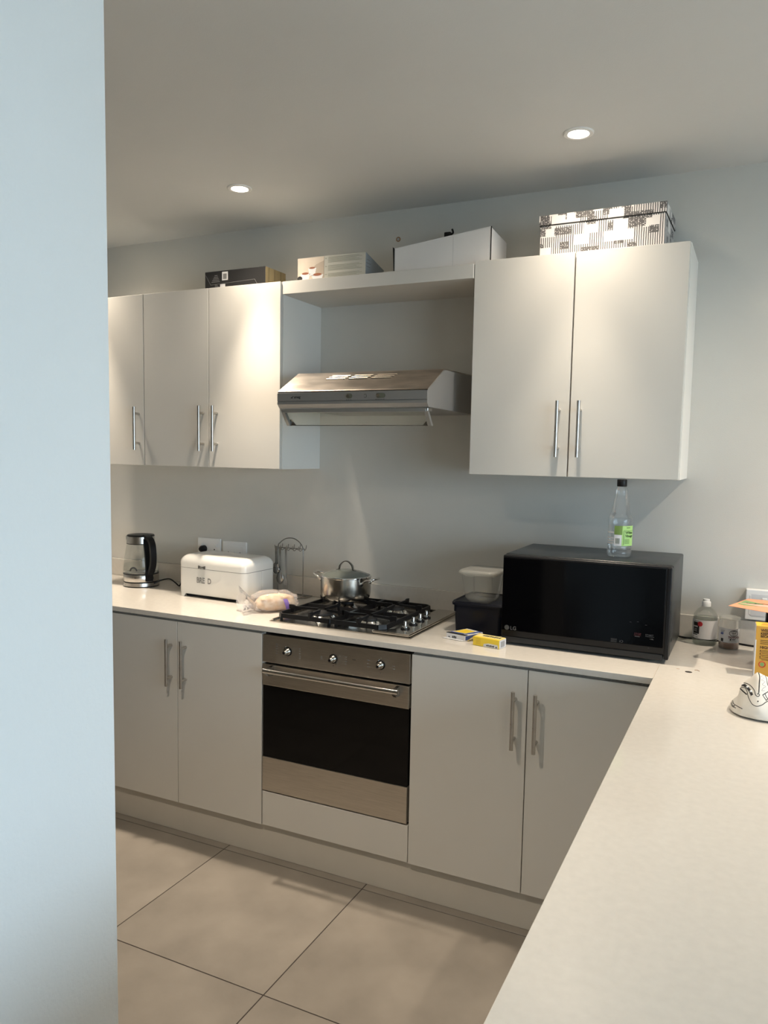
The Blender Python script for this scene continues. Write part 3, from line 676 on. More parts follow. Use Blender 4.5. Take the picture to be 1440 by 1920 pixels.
def spoon(name, x, y, zt, L, label, kind):
    t = thing(name, label, name, (x, y, zt-L), group='cutlery hanging from the wire rack')
    b = B(); strap_(b, [(0, 0, L), (0, 0, L*.7), (0, .001, L*.45), (0, 0, L*.33)], .0045 if kind != 'knife' else .006, .0012, (1, 0, 0)); b.build('grip', 'chromed', t, smooth=50)
    b = B()
    if kind == 'fork':
        b.prism([(-.004, L*.34), (.004, L*.34), (.0105, L*.26), (.0105, L*.18), (-.0105, L*.18), (-.0105, L*.26)], 1, -.0012, .0008)
        b.build('fork_head', 'chromed', t)
        for k in range(4):
            tn = B(); tn.prism([(-.0105+k*.0056, L*.181), (-.0105+k*.0056+.0036, L*.181), (-.0105+k*.0056+.0026, 0), (-.0105+k*.0056+.0008, 0)], 1, -.0012, .0006); tn.build('tine', 'chromed', t)
    else:
        b.lathe([(0, 0), (.010, L*.03), (.017, L*.10), (.019, L*.17), (.014, L*.27), (.005, L*.34), (0, L*.345)], seg=20, sx=1, sy=.25); b.build('spoon_bowl', 'chromed', t, smooth=50)
    return t
spoon('fork', -.232, -.092, 1.1165, .205, 'steel fork hanging by itself in the middle of the wire rack', 'fork')
spoon('spoon', -.262, -.092, 1.1165, .168, 'steel spoon hanging beside the fork, bowl half behind the bread bin', 'spoon')
for q, lb_ in enumerate(('rearmost teaspoon of the bunch at the left end of the wire rack', 'middle teaspoon of the bunch at the left end of the wire rack', 'frontmost teaspoon of the bunch at the left end of the wire rack')): spoon('teaspoon', -.289+.004*q, -.082-.0065*q, 1.1165, .110+.006*q, lb_, 'spoon')

# ------------------------------------------------------------------ bread bag
bgx = thing('bread_bag', 'crumpled clear plastic bag of bread with purple tag in front of the bread bin', 'plastic bag', (-.115, -.360, ZC+.0003), rz=math.radians(52))
def blob(b, sx, sy, sz, amp, sc, seed, flat_z=True, sub=4):
    bm = bmesh.new(); bmesh.ops.create_icosphere(bm, subdivisions=sub, radius=1)
    for v in bm.verts:
        p = v.co.copy(); n_ = noise.noise(p*sc+Vector((seed, 0, 0)))*amp + abs(noise.noise(p*sc*2.3+Vector((0, seed, 0))))*amp*.6
        sq = (abs(p.x)**3+abs(p.y)**3+abs(p.z)**3)**(1/3)
        p = p/sq*.5+p*.5
        p *= 1+n_
        v.co = Vector((p.x*sx, p.y*sy, max(p.z, -.82)*sz+sz*.82))
    return b._add(bm)
# local x axis runs along the loaf, pointing away from the open end
blob(B(), .094, .053, .044, .16, 2.6, 3.1, sub=5).build('bag', 'bag', bgx, smooth=180)
fl_ = B(); bm = fl_.bm; NR, NS = 10, 28; rings = []
for i in range(NR):
    t = i/(NR-1); rad = .014+.040*t**.8
    ring = []
    for k in range(NS):
        a = 2*PI*k/NS; w = 1+.22*t*math.sin(5*a+1.3)+.12*t*math.sin(9*a)
        ring.append(bm.verts.new((-.078-.058*t+.006*math.sin(3*a)*t, math.cos(a)*rad*w, max(.0008, .024+.024*t+math.sin(a)*rad*w*.95))))
    rings.append(ring)
for a, c_ in zip(rings, rings[1:]):
    for k in range(NS): bm.faces.new((a[k], a[(k+1) % NS], c_[(k+1) % NS], c_[k]))
fl_.build('bag_mouth', 'bag', bgx, smooth=180)
tg = B(); bm = tg.bm; vs = []
for i in range(9):
    t = i/8; x = .030+.012*t; y = -.046-.018*math.sin(t*PI*.6); z = .052*(1-t)**.9+.002
    vs.append((bm.verts.new((x-.008-.003*t, y-.006, z)), bm.verts.new((x+.008+.003*t, y-.006, z+.002*math.sin(t*9)))))
for a, c_ in zip(vs, vs[1:]): bm.faces.new((a[0], a[1], c_[1], c_[0]))
bmesh.ops.solidify(bm, geom=bm.faces[:], thickness=.001)
tg.build('purple_tag', 'purple', bgx, smooth=60)
o = blob(B(), .080, .042, .034, .12, 3.0, 8.0).build('bread_loaf', 'bread', loc=(-.110, -.354, ZC+.0045), rz=math.radians(52), smooth=60); tag(o, 'crusty piece of bread inside the clear plastic bag', 'bread')

# ------------------------------------------------------------------ microwave
mw = thing('microwave', 'large black microwave oven with mirror-black door standing on the worktop', 'microwave', (1.1275, -.25, ZC+.0002)); O = Vector(mw.location)
X0, X1 = .858, 1.397; Y0, Y1 = -.442, -.070; ZB_, ZT_ = ZC+.010, 1.2030
B().box((X0, Y0+.028, ZB_+.006), (X1, Y1, ZT_), .006, 3).build('casing', 'mwtop', mw, shift=O, smooth=30)
d_ = B().box((X0-.001, Y0+.006, ZB_+.018), (X1-.002, Y0+.0275, ZT_-.003), .005, 3).build('door', 'black', mw, shift=O, smooth=30)
B().box((X0+.001, Y0+.003, ZB_+.040), (X1-.018, Y0+.0075, ZT_-.011), .0015, 2).build('door_glass', 'mwglass', d_, shift=O)
B().box((X0+.002, Y0+.004, ZB_), (X1-.018, Y0+.030, ZB_+.019), .003, 2).build('lower_rail', 'blackm', mw, shift=O)
B().box((X1-.015, Y0+.0035, ZB_+.004), (X1-.001, Y0+.030, ZT_-.006), .003, 2).build('side_rail', 'black', d_, shift=O)
b = B()
for x in (X0+.05, X1-.05):
    for y in (Y0+.06, Y1-.05): b.cyl((x, y, ZC+.0003), (x, y, ZB_+.008), .014, 16)
b.build('foot', 'black', mw, shift=O)
b = B()
for i in range(3): b.box((X1-.0003, Y0+.055+i*.010, ZB_+.050), (X1+.0004, Y0+.061+i*.010, ZB_+.062))
b.build('side_vent', 'gap', mw, shift=O)
yy = Y0+.0026
b = B(); b.lathe([(0, 0), (.0085, 0), (.0085, .0004), (0, .0004)], seg=28); b.xf(Matrix.Rotation(PI/2, 4, 'X')); b.xf(Matrix.Translation((X0+.0205, yy, ZB_+.050))); b.build('round_emblem', 'mwink', d_, shift=O)
b = B(); b.tube([(X0+.0205+.0055*math.cos(a), yy-.0006, ZB_+.050+.0055*math.sin(a)) for a in [math.radians(q) for q in range(60, 361, 20)]], .0005, 5, 2); b.cyl((X0+.0205, yy-.0006, ZB_+.050), (X0+.026, yy-.0006, ZB_+.050), .0005, 5); b.cyl((X0+.0205, yy-.0006, ZB_+.0465), (X0+.0205, yy-.0006, ZB_+.0535), .0005, 5)
add_text(b, 'LG', .0175, X0+.032, ZB_+.0435, yy-.0003, offset=.0003); b.build('maker_lettering', 'silverink', d_, shift=O)
b = B(); add_text(b, 'START', .0075, X1-.071, ZB_+.0745, yy-.0003, sx=1.1); flat(b, X1-.071, X1-.045, ZB_+.0715, ZB_+.0722, yy-.0003); add_text(b, '+30s', .0060, X1-.058, ZB_+.063, yy-.0003)
flat(b, X1-.103, X1-.088, ZB_+.0680, ZB_+.0695, yy-.0003); b.build('start_print', 'silverink', d_, shift=O)
b = B(); add_text(b, 'STOP', .0080, X1-.105, ZB_+.0745, yy-.0003, sx=1.1); flat(b, X1-.106, X1-.084, ZB_+.0718, ZB_+.0725, yy-.0003); b.build('stop_print', 'redink2', d_, shift=O)
b = B(); add_text(b, 'iO', .0125, X1-.150, ZB_+.0435, yy-.0003)
for k in range(4): flat(b, X1-.176, X1-.157, ZB_+.043+k*.0033, ZB_+.0442+k*.0033, yy-.0003)
for x, z in ((.098, .115), (.073, .107), (.120, .112)): flat(b, X1-x, X1-x+.005, ZB_+z, ZB_+z+.0015, yy-.0003)
add_text(b, 'A', .006, X1-.062, ZB_+.034, yy-.0003); b.build('panel_print', 'mwink', d_, shift=O)
b = B(); b.tube([(X1-.03, Y1+.001, 1.04), (X1-.016, Y1+.018, 1.035), (X1-.006, Y1+.022, .99), (X1-.010, Y1+.026, .945), (X1-.016, Y1+.030, .91), (X1+.01, Y1+.038, .8985), (1.47, -.028, .8985), (1.56, -.030, .8985), (1.66, -.050, .8985), (1.74, -.045, .92), (1.75, -.040, .985)], .0033, 8, 8)
b.build('cord', 'black', mw, shift=O, smooth=60)

# ------------------------------------------------------------------ vinegar bottle on the microwave
BR = .0395; bc = (1.2115, -.290)
vb = thing('vinegar_bottle', 'clear bottle with green vinegar label and black cap on top of the microwave', 'bottle', (*bc, ZT_+.0003))
B().lathe([(0, .002), (.024, .001), (.035, .002), (BR, .010), (BR, .022), (BR-.003, .0255), (BR-.0005, .029), (BR-.0015, .034), (BR-.0015, .036), (BR-.0005, .044), (BR-.0005, .098), (BR-.002, .103), (BR-.0005, .108), (BR, .124), (BR-.002, .134), (.0335, .141), (.0300, .150), (.0250, .180), (.0205, .205), (.0190, .212), (.0205, .217), (.0195, .223), (.0150, .230), (.0140, .236)], seg=48).build('bottle_body', 'pet', vb, smooth=50)
B().lathe([(0, .004), (.034, .004), (BR-.002, .011), (BR-.0035, .026), (BR-.002, .036), (BR-.0022, .122), (BR-.004, .1285), (0, .1285)], seg=40).build('liquid', clear('bottle_water', (.96, .98, .99), .03, f0=1.2), vb, smooth=50)
B().lathe([(0, .234), (.0150, .234), (.0160, .2355), (.0160, .256), (.0150, .2575), (0, .2575)], seg=32).build('cap', 'black', vb, smooth=35)
A0, A1 = -95, -15
b = B(); arc(b, (0, 0, 0), BR+.0004, -88, 20, .040, .106, 20); lb = b.build('label', 'green', vb, smooth=60)
b = B(); arc(b, (0, 0, 0), BR+.0007, -107, -70, .077, .106, 8); b.build('label_picture', 'dgreen', lb, smooth=60)
b = B(); arc(b, (0, 0, 0), BR+.0007, -107, -72, .040, .076, 8); b.build('barcode_panel', 'lgrey', lb, smooth=60)
b = B()
for k in range(5): arc(b, (0, 0, 0), BR+.001, -100+k*4, -98+k*4, .047, .065, 1)
for z in (.048, .052, .056, .060): arc(b, (0, 0, 0), BR+.001, -58, -32, z, z+.0012, 5)
arc(b, (0, 0, 0), BR+.001, -62, -5, .0905, .0912, 8); arc(b, (0, 0, 0), BR+.001, -63, -61.5, .044, .0912, 1); arc(b, (0, 0, 0), BR+.001, -50, -30, .099, .1008, 4)
add_text(b, 'White', .0125, math.radians(-56), .0800, cyl=(0, 0, BR+.001), offset=.0003); add_text(b, 'Vinegar', .0115, math.radians(-56), .0695, cyl=(0, 0, BR+.001), offset=.0003)
b.build('label_print', mat('dark_green_ink', (.04, .08, .02), .6), lb, smooth=60)
b = B()
for z in (.045, .054, .063, .081): arc(b, (0, 0, 0), BR-.0005, 190, 250, z, z+.004, 8)
b.build('back_label', 'lgrey', lb, smooth=60)

# ------------------------------------------------------------------ navy container and clear tub
nv = thing('navy_container', 'dark navy plastic food container with lid beside the microwave', 'container', (.74, -.235, ZC+.0002)); O = Vector(nv.location)
def rb(cx, cy, hx, hy, r, z): return ([(cx+x, cy+y) for x, y in rrect(-hx, hx, -hy, hy, r)], z)
loft(B(), [rb(0, 0, .088, .100, .016, 0), rb(0, 0, .092, .104, .018, .070), rb(0, 0, .0945, .1065, .018, .074), rb(0, 0, .0945, .1065, .018, .098)]).build('tub', 'navy', nv, smooth=35)
loft(B(), [rb(0, 0, .100, .112, .020, .0985), rb(0, 0, .101, .113, .020, .106), rb(0, 0, .096, .108, .018, .1135), rb(0, 0, .090, .102, .018, .1125), rb(0, 0, .088, .100, .018, .1105)]).build('lid', 'navy', nv, smooth=35)
CZ = ZC+.1135
ct = thing('clear_tub', 'clear plastic tub with frosted lid stacked on the navy container', 'container', (.737, -.283, CZ), rz=math.radians(-4))
loft(B(), [rb(0, 0, .040, .050, .022, 0.0), rb(0, 0, .050, .060, .026, .014), rb(0, 0, .053, .063, .026, .03), rb(0, 0, .062, .072, .024, .103)], cap1=False).build('tub', 'tub', ct, smooth=60)
loft(B(), [rb(0, 0, .067, .077, .026, .099), rb(0, 0, .070, .080, .026, .104), rb(0, 0, .069, .079, .026, .111), rb(0, 0, .062, .072, .024, .116), rb(0, 0, .055, .065, .022, .1145), rb(0, 0, .03, .04, .02, .1145)]).build('lid', 'tublid', ct, smooth=60)
b = B(); loft(b, [rb(-.02, -.074, .020, .006, .005, .096), rb(-.02, -.076, .016, .005, .004, .100)]); b.build('lid_tab', 'tublid', ct, smooth=60)

# ------------------------------------------------------------------ two small food boxes
fp = thing('blue_packet', 'torn blue, white and yellow flat packet on the worktop before the navy container', 'packet', (.664, -.449, ZC+.0003), rz=math.radians(-13))
b = B(); b.prism([(0, 0), (.078, 0), (.096, .088), (.022, .100)], 2, .0, .0195, .0012); b.build('carton', 'lgrey', fp)
b = B(); b.prism([(.0005, .001), (.0775, .001), (.0800, .013), (.003, .013)], 2, .0185, .0205); b.build('dark_edge', 'ink', fp)
b = B(); b.prism([(-.010, -.012), (.070, -.009), (.076, .004), (-.002, .002)], 2, .0008, .0022); b.build('torn_flap', 'lgrey', fp)
b = B(); b.prism([(.012, .030), (.060, .030), (.070, .078), (.026, .086)], 2, .0196, .0201); b.build('yellow_panel', 'yellow', fp)
b = B(); b.prism([(.062, .020), (.072, .020), (.092, .086), (.078, .088)], 2, .0197, .0202); b.prism([(.006, .016), (.062, .016), (.063, .024), (.008, .024)], 2, .0197, .0202); b.prism([(.0785, .002), (.0792, .002), (.095, .080), (.0942, .080)], 2, .003, .017); b.build('blue_panel', 'blueink', fp)
b = B(); [flat(b, .026+.006*q_, .030+.006*q_, .004, .011+.001*(q_ % 2), -.0006) for q_ in range(3)]; b.prism([(.010, .004), (.016, .004), (.012, .010)], 1, -.0006, 0); b.build('front_print', 'ink', fp)
b = B(); bm = b.bm
v = [bm.verts.new(q) for q in ((.079, .018, .003), (.087, .000, .002), (.116, .050, .022), (.100, .060, .024))]; bm.faces.new(v); bmesh.ops.solidify(bm, geom=bm.faces[:], thickness=.0008)
b.build('open_flap', 'pyellow', fp)
yb = thing('yellow_box', 'small yellow carton with barcode end in front of the microwave', 'box', (.7795, -.4985, ZC+.0002), rz=math.radians(-11))
B().box((0, 0, 0), (.0995, .047, .030), .0012, 2).build('carton', 'yellow', yb)
b = B(); b.box((.002, .010, .0301), (.0985, .0465, .0306)); b.build('top_panel', 'pyellow', yb)
b = B(); b.box((.0998, .001, .0008), (.1004, .0462, .0292)); b.build('end_panel', 'lgrey', yb)
b = B()
for k in range(7): b.box((.1004, .010+k*.004, .005), (.1007, .012+k*.004, .024))
b.build('barcode', 'inkgrey', yb)
b = B(); b.prism([(.040, .0012), (.096, .0012), (.094, .013), (.060, .014), (.042, .010)], 1, -.0007, 0); b.build('front_panel', 'lgrey', yb)
b = B()
for q_ in range(6): flat(b, .052+q_*.0052, .0555+q_*.0052, .0040, .0085+.001*(q_ % 2), -.0011)
b.prism([(.086, .003), (.093, .003), (.089, .009)], 1, -.0012, -.0007)
for q_ in range(8): b.box((.024+q_*.0085, .022-.001*(q_ % 3), .0306), (.0305+q_*.0085, .034+.002*(q_ % 2), .0309))
b.build('box_print', 'ink', yb)
b = B()
for k in range(4): flat(b, .012, .030, .008+k*.005, .0088+k*.005, -.0004)
b.build('side_print', 'orange', yb)

# ------------------------------------------------------------------ wash bottle and coin jar
SR = .0405; sc_ = (1.4795, -.078)
sb = thing('liquid_soap_bottle', 'round shouldered clear bottle with white flip cap and pale label by the upstand', 'bottle', (*sc_, ZC+.0002))
B().lathe([(0, .001), (SR-.004, 0), (SR, .004), (SR, .020), (SR-.0015, .022), (SR, .024), (SR, .092), (SR-.003, .105), (SR-.012, .119), (.018, .128), (.0135, .132), (.0130, .138)], seg=48).build('bottle_body', clear('soap_bottle_plastic', (.95, .96, .95), .04, (.6, .62, .6), .06, 1.4, cap=.35), sb, smooth=50)
B().lathe([(0, .003), (SR-.003, .003), (SR-.0025, .020), (SR-.0025, .094), (0, .094)], seg=40).build('liquid', clear('soap_liquid', (.84, .87, .85), .06, (.5, .55, .53), f0=1.25), sb, smooth=50)
B().lathe([(.0145, .132), (.0150, .1325), (.0150, .146), (.0135, .149), (.0110, .150), (.0105, .157), (0, .158)], seg=32).build('flip_cap', 'whitep', sb, smooth=35)
b = B(); arc(b, (0, 0, 0), SR+.0005, -170, 0, .0235, .0885, 28); lb = b.build('label', 'lgrey', sb, smooth=60)
b = B(); arc(b, (0, 0, 0), SR+.0009, -148, -113, .0400, .0800, 8); b.build('black_panel', 'ink', lb, smooth=60)
b = B(); b.lathe([(0, 0), (.0085, 0), (.0085, .0006), (0, .0006)], seg=24); b.xf(Matrix.Rotation(PI/2, 4, 'X'))
for v in b.bm.verts: a = math.radians(-110)+v.co.x/SR; rr_ = SR+.0013-v.co.y*.3; v.co = Vector((rr_*math.cos(a), rr_*math.sin(a), v.co.z+.075))
b.build('red_roundel', 'redink', lb)
b = B()
for q_ in range(5): arc(b, (0, 0, 0), SR+.0013, -144.5+q_*5, -141.5+q_*5, .0625, .0675, 1)
for z in (.056, .052, .048): arc(b, (0, 0, 0), SR+.0013, -143, -125, z, z+.001, 4)
b.build('label_lettering', 'lgrey', lb)
b = B(); arc(b, (0, 0, 0), SR+.0009, -150, -122, .0355, .0385, 6); arc(b, (0, 0, 0), SR+.0009, -150, -147, .027, .031, 1); arc(b, (0, 0, 0), SR+.0009, -130, -118, .027, .0285, 3); arc(b, (0, 0, 0), SR+.0009, -145, -118, .083, .0842, 5); arc(b, (0, 0, 0), SR+.0009, -172, 0, .0222, .0236, 20); b.build('label_lines', 'ink', lb, smooth=60)
JR = .0325; jc = (1.5575, -.100)
jr = thing('coin_jar', 'clear plastic jar with printed car maker label and brown coins inside', 'jar', (*jc, ZC+.0002))
B().lathe([(0, .001), (JR-.002, 0), (JR, .003), (JR, .098), (JR+.001, .100)], seg=44).build('jar_body', 'tub', jr, smooth=50)
B().lathe([(JR-.001, .1002), (JR+.0015, .1005), (JR+.0018, .107), (JR-.004, .1085), (JR-.007, .1075), (.015, .1078), (.012, .1095), (0, .1095)], seg=44).build('lid', 'tublid', jr, smooth=40)
B().lathe([(0, .002), (JR-.002, .002), (JR-.002, .021), (.02, .023), (0, .021)], seg=36).build('coins', 'coins', jr, smooth=50)
b = B(); arc(b, (0, 0, 0), JR+.0004, -178, -20, .024, .072, 26); lb = b.build('label', 'lgrey', jr, smooth=60)
b = B()
def ring_on(b, ca, z, ax, az, th, R0):
    bm = b.bm; n = 32; A = []
    for i in range(n):
        t = 2*PI*i/n
        q = []
        for s in (1, 1-th/ax):
            a = math.radians(ca)+ax*s*math.cos(t)/R0; q.append(bm.verts.new((R0*math.cos(a), R0*math.sin(a), z+(az if s == 1 else az-th)*math.sin(t))))
        A.append(q)
    for i in range(n): j = (i+1) % n; bm.faces.new((A[i][0], A[j][0], A[j][1], A[i][1]))
ring_on(b, -62, .057, .0155, .0105, .0016, JR+.0008); ring_on(b, -62, .0605, .0085, .0050, .0012, JR+.0009); ring_on(b, -62, .0560, .0040, .0092, .0012, JR+.0010)
arc(b, (0, 0, 0), JR+.0008, -84, -76, .0325, .0375, 3); arc(b, (0, 0, 0), JR+.0008, -72, -52, .0340, .0365, 5); arc(b, (0, 0, 0), JR+.0008, -136, -120, .026, .037, 5)
arc(b, (0, 0, 0), JR+.0008, -140, -112, .0635, .0643, 6); arc(b, (0, 0, 0), JR+.0008, -140, -116, .0600, .0608, 6)
b.build('emblem_print', 'ink', lb)
b = B(); add_text(b, 'TOYOTA', .0098, math.radians(-93), .0390, cyl=(0, 0, JR+.0008), offset=.0005, sx=1.0); b.build('maker_lettering', 'redink2', lb)
b = B(); add_text(b, '60', .011, math.radians(-140), .050, cyl=(0, 0, JR+.0008), offset=.0006); b.build('number_print', 'blueink', lb)
b = B(); arc(b, (0, 0, 0), JR+.0008, -88, -46, .0300, .0306, 8); arc(b, (0, 0, 0), JR+.0008, -88, -46, .0280, .0286, 8); b.build('fine_print', 'inkgrey', lb)

# ------------------------------------------------------------------ cereal box, leaflet on black box
cb = thing('cereal_box', 'amber cereal carton at the right edge behind the printed cloth', 'carton', (1.637, -.452, ZC+.0002), rz=math.radians(3))
B().box((0, 0, 0), (.170, .062, .1535), .001, 1).build('carton', 'orange', cb)
b = B(); b.box((-.0004, .001, .0), (.0, .061, .1535)); b.box((-.0006, -.0006, .0), (.0022, .0006, .112)); b.build('worn_side', 'lgrey', cb)
B().box((.0008, .0008, .1536), (.1692, .0612, .1542)).build('top_panel', 'ycard', cb)
b = B(); b.prism([(.012, .012), (.040, .012), (.040, .045), (.020, .045)], 2, .1542, .1545); b.build('top_print', 'orange', cb)
b = B()
for s_, z_, t_ in ((.0118, .1375, 'WEET-BIX'), (.0098, .1285, 'KEEPS'), (.0092, .1205, 'BECAUSE'), (.0112, .0870, 'HIGH IN')): add_text(b, t_, s_, .0125, z_, -.0005, offset=.0004, sx=.92)
for z in (.111, .106, .101): flat(b, .0125, .055-(.01 if z == .106 else 0), z, z+.0016, -.0004)
for k, z in enumerate((.0805, .0765, .072, .067, .062, .057, .053)): flat(b, .018 if k % 2 == 0 else .0125, .055, z, z+.0015, -.0004)
for z in (.081, .072, .062): b.cyl((.0145, -.0006, z), (.0145, 0, z), .0019, 12)
b.build('carton_print', mat('brown_ink', (.07, .03, .01), .6), cb)
b = B(); b.tube([(.021+.0085*math.cos(a), -.0006, .040+.0085*math.sin(a)) for a in [math.radians(q) for q in range(0, 360, 20)]], .0011, 6, 2, True); b.build('red_ring', 'redink', cb)
b = B(); b.cyl((.021, -.0004, .040), (.021, 0, .040), .0055, 18); b.prism([(.040, .0), (.09, .0), (.09, .07), (.046, .055)], 1, -.0005, 0); b.build('green_print', 'leaf', cb)
b = B(); b.cyl((.046, -.0012, .066), (.046, -.0004, .066), .010, 20); b.build('red_fruit', 'redink', cb)
bx = B().box((1.6635, -.330, ZC+.0003), (1.80, -.160, 1.0745), .002, 1).build('black_appliance', 'black', shift=None)
tag(bx, 'black box-shaped appliance under the orange leaflet at the right edge', 'appliance')
lf = thing('leaflet', 'coral and green printed leaflet lying on the black appliance', 'leaflet', (1.70, -.24, 1.0748)); O = Vector(lf.location)
LP = [(1.5555, -.312), (1.609, -.142), (1.760, -.150), (1.775, -.385), (1.668, -.372)]
B().prism(LP, 2, 1.0748, 1.0756).build('sheet', 'coral', lf, shift=O)
B().prism([(1.579, -.262), (1.602, -.180), (1.640, -.215), (1.655, -.235), (1.640, -.275), (1.600, -.280)], 2, 1.0756, 1.0759).build('green_shape', 'leaf', lf, shift=O)
B().prism([(1.585, -.242), (1.640, -.245), (1.760, -.252), (1.760, -.290), (1.64, -.275), (1.59, -.250)], 2, 1.0759, 1.0762).build('pink_shape', 'pink', lf, shift=O)
b = B(); b.tube([(1.605, -.235, 1.0764), (1.63, -.240, 1.0764), (1.66, -.228, 1.0764), (1.70, -.250, 1.0764)], .0007, 5, 4); b.cyl((1.632, -.232, 1.0762), (1.632, -.232, 1.0766), .0035, 10); b.build('line_drawing', 'ink', lf, shift=O)

# ------------------------------------------------------------------ printed cloth pouch
zp = [(1.584, .905), (1.588, .916), (1.594, .922), (1.602, .930), (1.606, .952), (1.615, .968), (1.628, .980), (1.637, .991), (1.644, .999), (1.652, .997), (1.665, .990), (1.69, .984), (1.73, .996), (1.77, .992), (1.81, .965), (1.845, .93), (1.862, .905)]
def ip(t, tab):
    for (a, c_), (d, e) in zip(tab, tab[1:]):
        if t <= d: return c_+(e-c_)*(t-a)/(d-a)
    return tab[-1][1]
fp_ = [(1.584, .020), (1.592, .045), (1.61, .064), (1.65, .078), (1.70, .086), (1.78, .084), (1.84, .05), (1.862, .02)]
cb_ = B(); bm = cb_.bm; rings = []; NS = 44; NX = 60; x_prev = 0
for i in range(NX+1):
    t = i/NX; x = 1.584+(1.862-1.584)*(t**1.35); zt2 = ip(x, zp); w = ip(x, fp_); yc_ = -.800-.010*math.sin(t*6); ring = []
    for k in range(NS):
        a = 2*PI*k/NS; cx_ = math.cos(a); sx_ = math.sin(a)
        if sx_ >= 0: yy_ = yc_+w*cx_*(1-.30*sx_**1.5); zz_ = ZC+.006+(zt2-ZC-.006)*sx_**1.15
        else: yy_ = yc_+w*cx_; zz_ = ZC+.006+.0055*sx_
        n_ = noise.noise(Vector((x*26, yy_*22, zz_*24)))*.0065*max(0, sx_)**.5
        n_ += (noise.noise(Vector((x*60, yy_*12, zz_*50)))*.0022 if sx_ > 0 else 0)
        ring.append(bm.verts.new((x, yy_+n_*cx_, max(ZC+.0003, zz_+n_*.6*max(0, sx_)))))
    rings.append(ring)
for a, c_ in zip(rings, rings[1:]):
    for k in range(NS): bm.faces.new((a[k], a[(k+1) % NS], c_[(k+1) % NS], c_[k]))
bm.faces.new(rings[0][::-1]); bm.faces.new(rings[-1])
bmesh.ops.recalc_face_normals(bm, faces=bm.faces)
bvh = BVHTree.FromBMesh(bm)
clo = thing('printed_cloth', 'crumpled white cloth with black line drawing at the right edge of the peninsula', 'cloth', (1.70, -.80, ZC)); O = Vector(clo.location)
cb_.build('fabric', 'cloth', clo, shift=O, smooth=180, recalc=False)
SINK = [.0006]
def onsurf(x, z):
    h = bvh.ray_cast(Vector((x, -1.2, z+.115)), Vector((0, 1, -.287)).normalized())
    return (h[0]-h[1]*SINK[0]) if h[0] is not None else None
def ink_line(b, pts, w):
    P = catmull([Vector((x, 0, z)) for x, z in pts], 8) if len(pts) > 2 else [Vector((pts[0][0], 0, pts[0][1])), Vector((pts[1][0], 0, pts[1][1]))]
    Q = [onsurf(p.x, p.z) for p in P]; run = []
    for q in Q+[None]:
        if q is None or (run and (q-run[-1]).length > .02):
            if len(run) > 1: b.tube(run, w, 6, 0)
            run = [] if q is None else [q]
        else: run.append(q)
ln_ = B()
D = dict(base=[(1.587, .906), (1.590, .899), (1.599, .8955)],
 strap=[(1.6445, .996), (1.648, .984), (1.648, .965), (1.648, .941)], strap2=[(1.66, .990), (1.664, .982), (1.666, .971), (1.669, .962)],
 swoop=[(1.613, .964), (1.625, .961), (1.634, .953), (1.639, .945), (1.641, .937), (1.645, .933), (1.649, .934), (1.65, .938), (1.647, .94), (1.645, .938)],
 swoop2=[(1.606, .951), (1.616, .951), (1.622, .942), (1.624, .933), (1.629, .921), (1.636, .911), (1.646, .908), (1.657, .913), (1.665, .921), (1.671, .925), (1.69, .93)],
 teeth1=[(1.657, .938), (1.662, .931), (1.666, .925)], teeth2=[(1.657, .938), (1.67, .949), (1.68, .955)], teeth3=[(1.665, .925), (1.671, .931), (1.69, .94)], teeth4=[(1.662, .942), (1.666, .934), (1.671, .929)],
 toe=[(1.590, .914), (1.593, .906), (1.600, .902), (1.609, .898), (1.614, .8960)], toe2=[(1.5885, .909), (1.591, .901), (1.597, .901)])
for k, v in D.items(): ink_line(ln_, v, .0012)
ink_line(ln_, [(1.606, .948), (1.612, .942), (1.622, .934)], .0019)
ink_line(ln_, [(1.6455, .996), (1.6485, .984), (1.6485, .965), (1.6485, .943)], .0014)
ln_.build('line_drawing', 'ink', clo, shift=O, smooth=60)
SINK[0] = .0035
b = B(); ink_line(b, [(1.609, .957), (1.615, .957), (1.621, .953), (1.627, .946), (1.631, .939), (1.6335, .934)], .0052); b.build('dark_band', 'ink', clo, shift=O, smooth=60); SINK[0] = 0
b = B()
for x, z in ((1.6115, .9590), (1.6222, .9535), (1.6305, .9435)):
    q = onsurf(x, z)
    if q is not None: bb = bmesh.new(); bmesh.ops.create_icosphere(bb, subdivisions=2, radius=.0030); b._add(bb, Matrix.Translation(q+Vector((0, -.0012, .0004))))
b.build('white_spot', 'whitep', clo, shift=O, smooth=60)
b = B()
for x, z in ((1.6475, .9205), (1.5945, .9000)):
    q = onsurf(x, z)
    if q is not None: bb = bmesh.new(); bmesh.ops.create_icosphere(bb, subdivisions=2, radius=.0017); b._add(bb, Matrix.Translation(q))
b.build('ink_dot', 'ink', clo, shift=O, smooth=60)
SINK[0] = .0002
b = B(); ink_line(b, [(1.652, .990), (1.657, .990), (1.652, .985), (1.659, .982), (1.653, .976), (1.661, .973), (1.655, .965), (1.663, .961), (1.658, .956), (1.655, .949), (1.661, .950)], .0005); b.build('scribble', 'inkgrey', clo, shift=O, smooth=60)

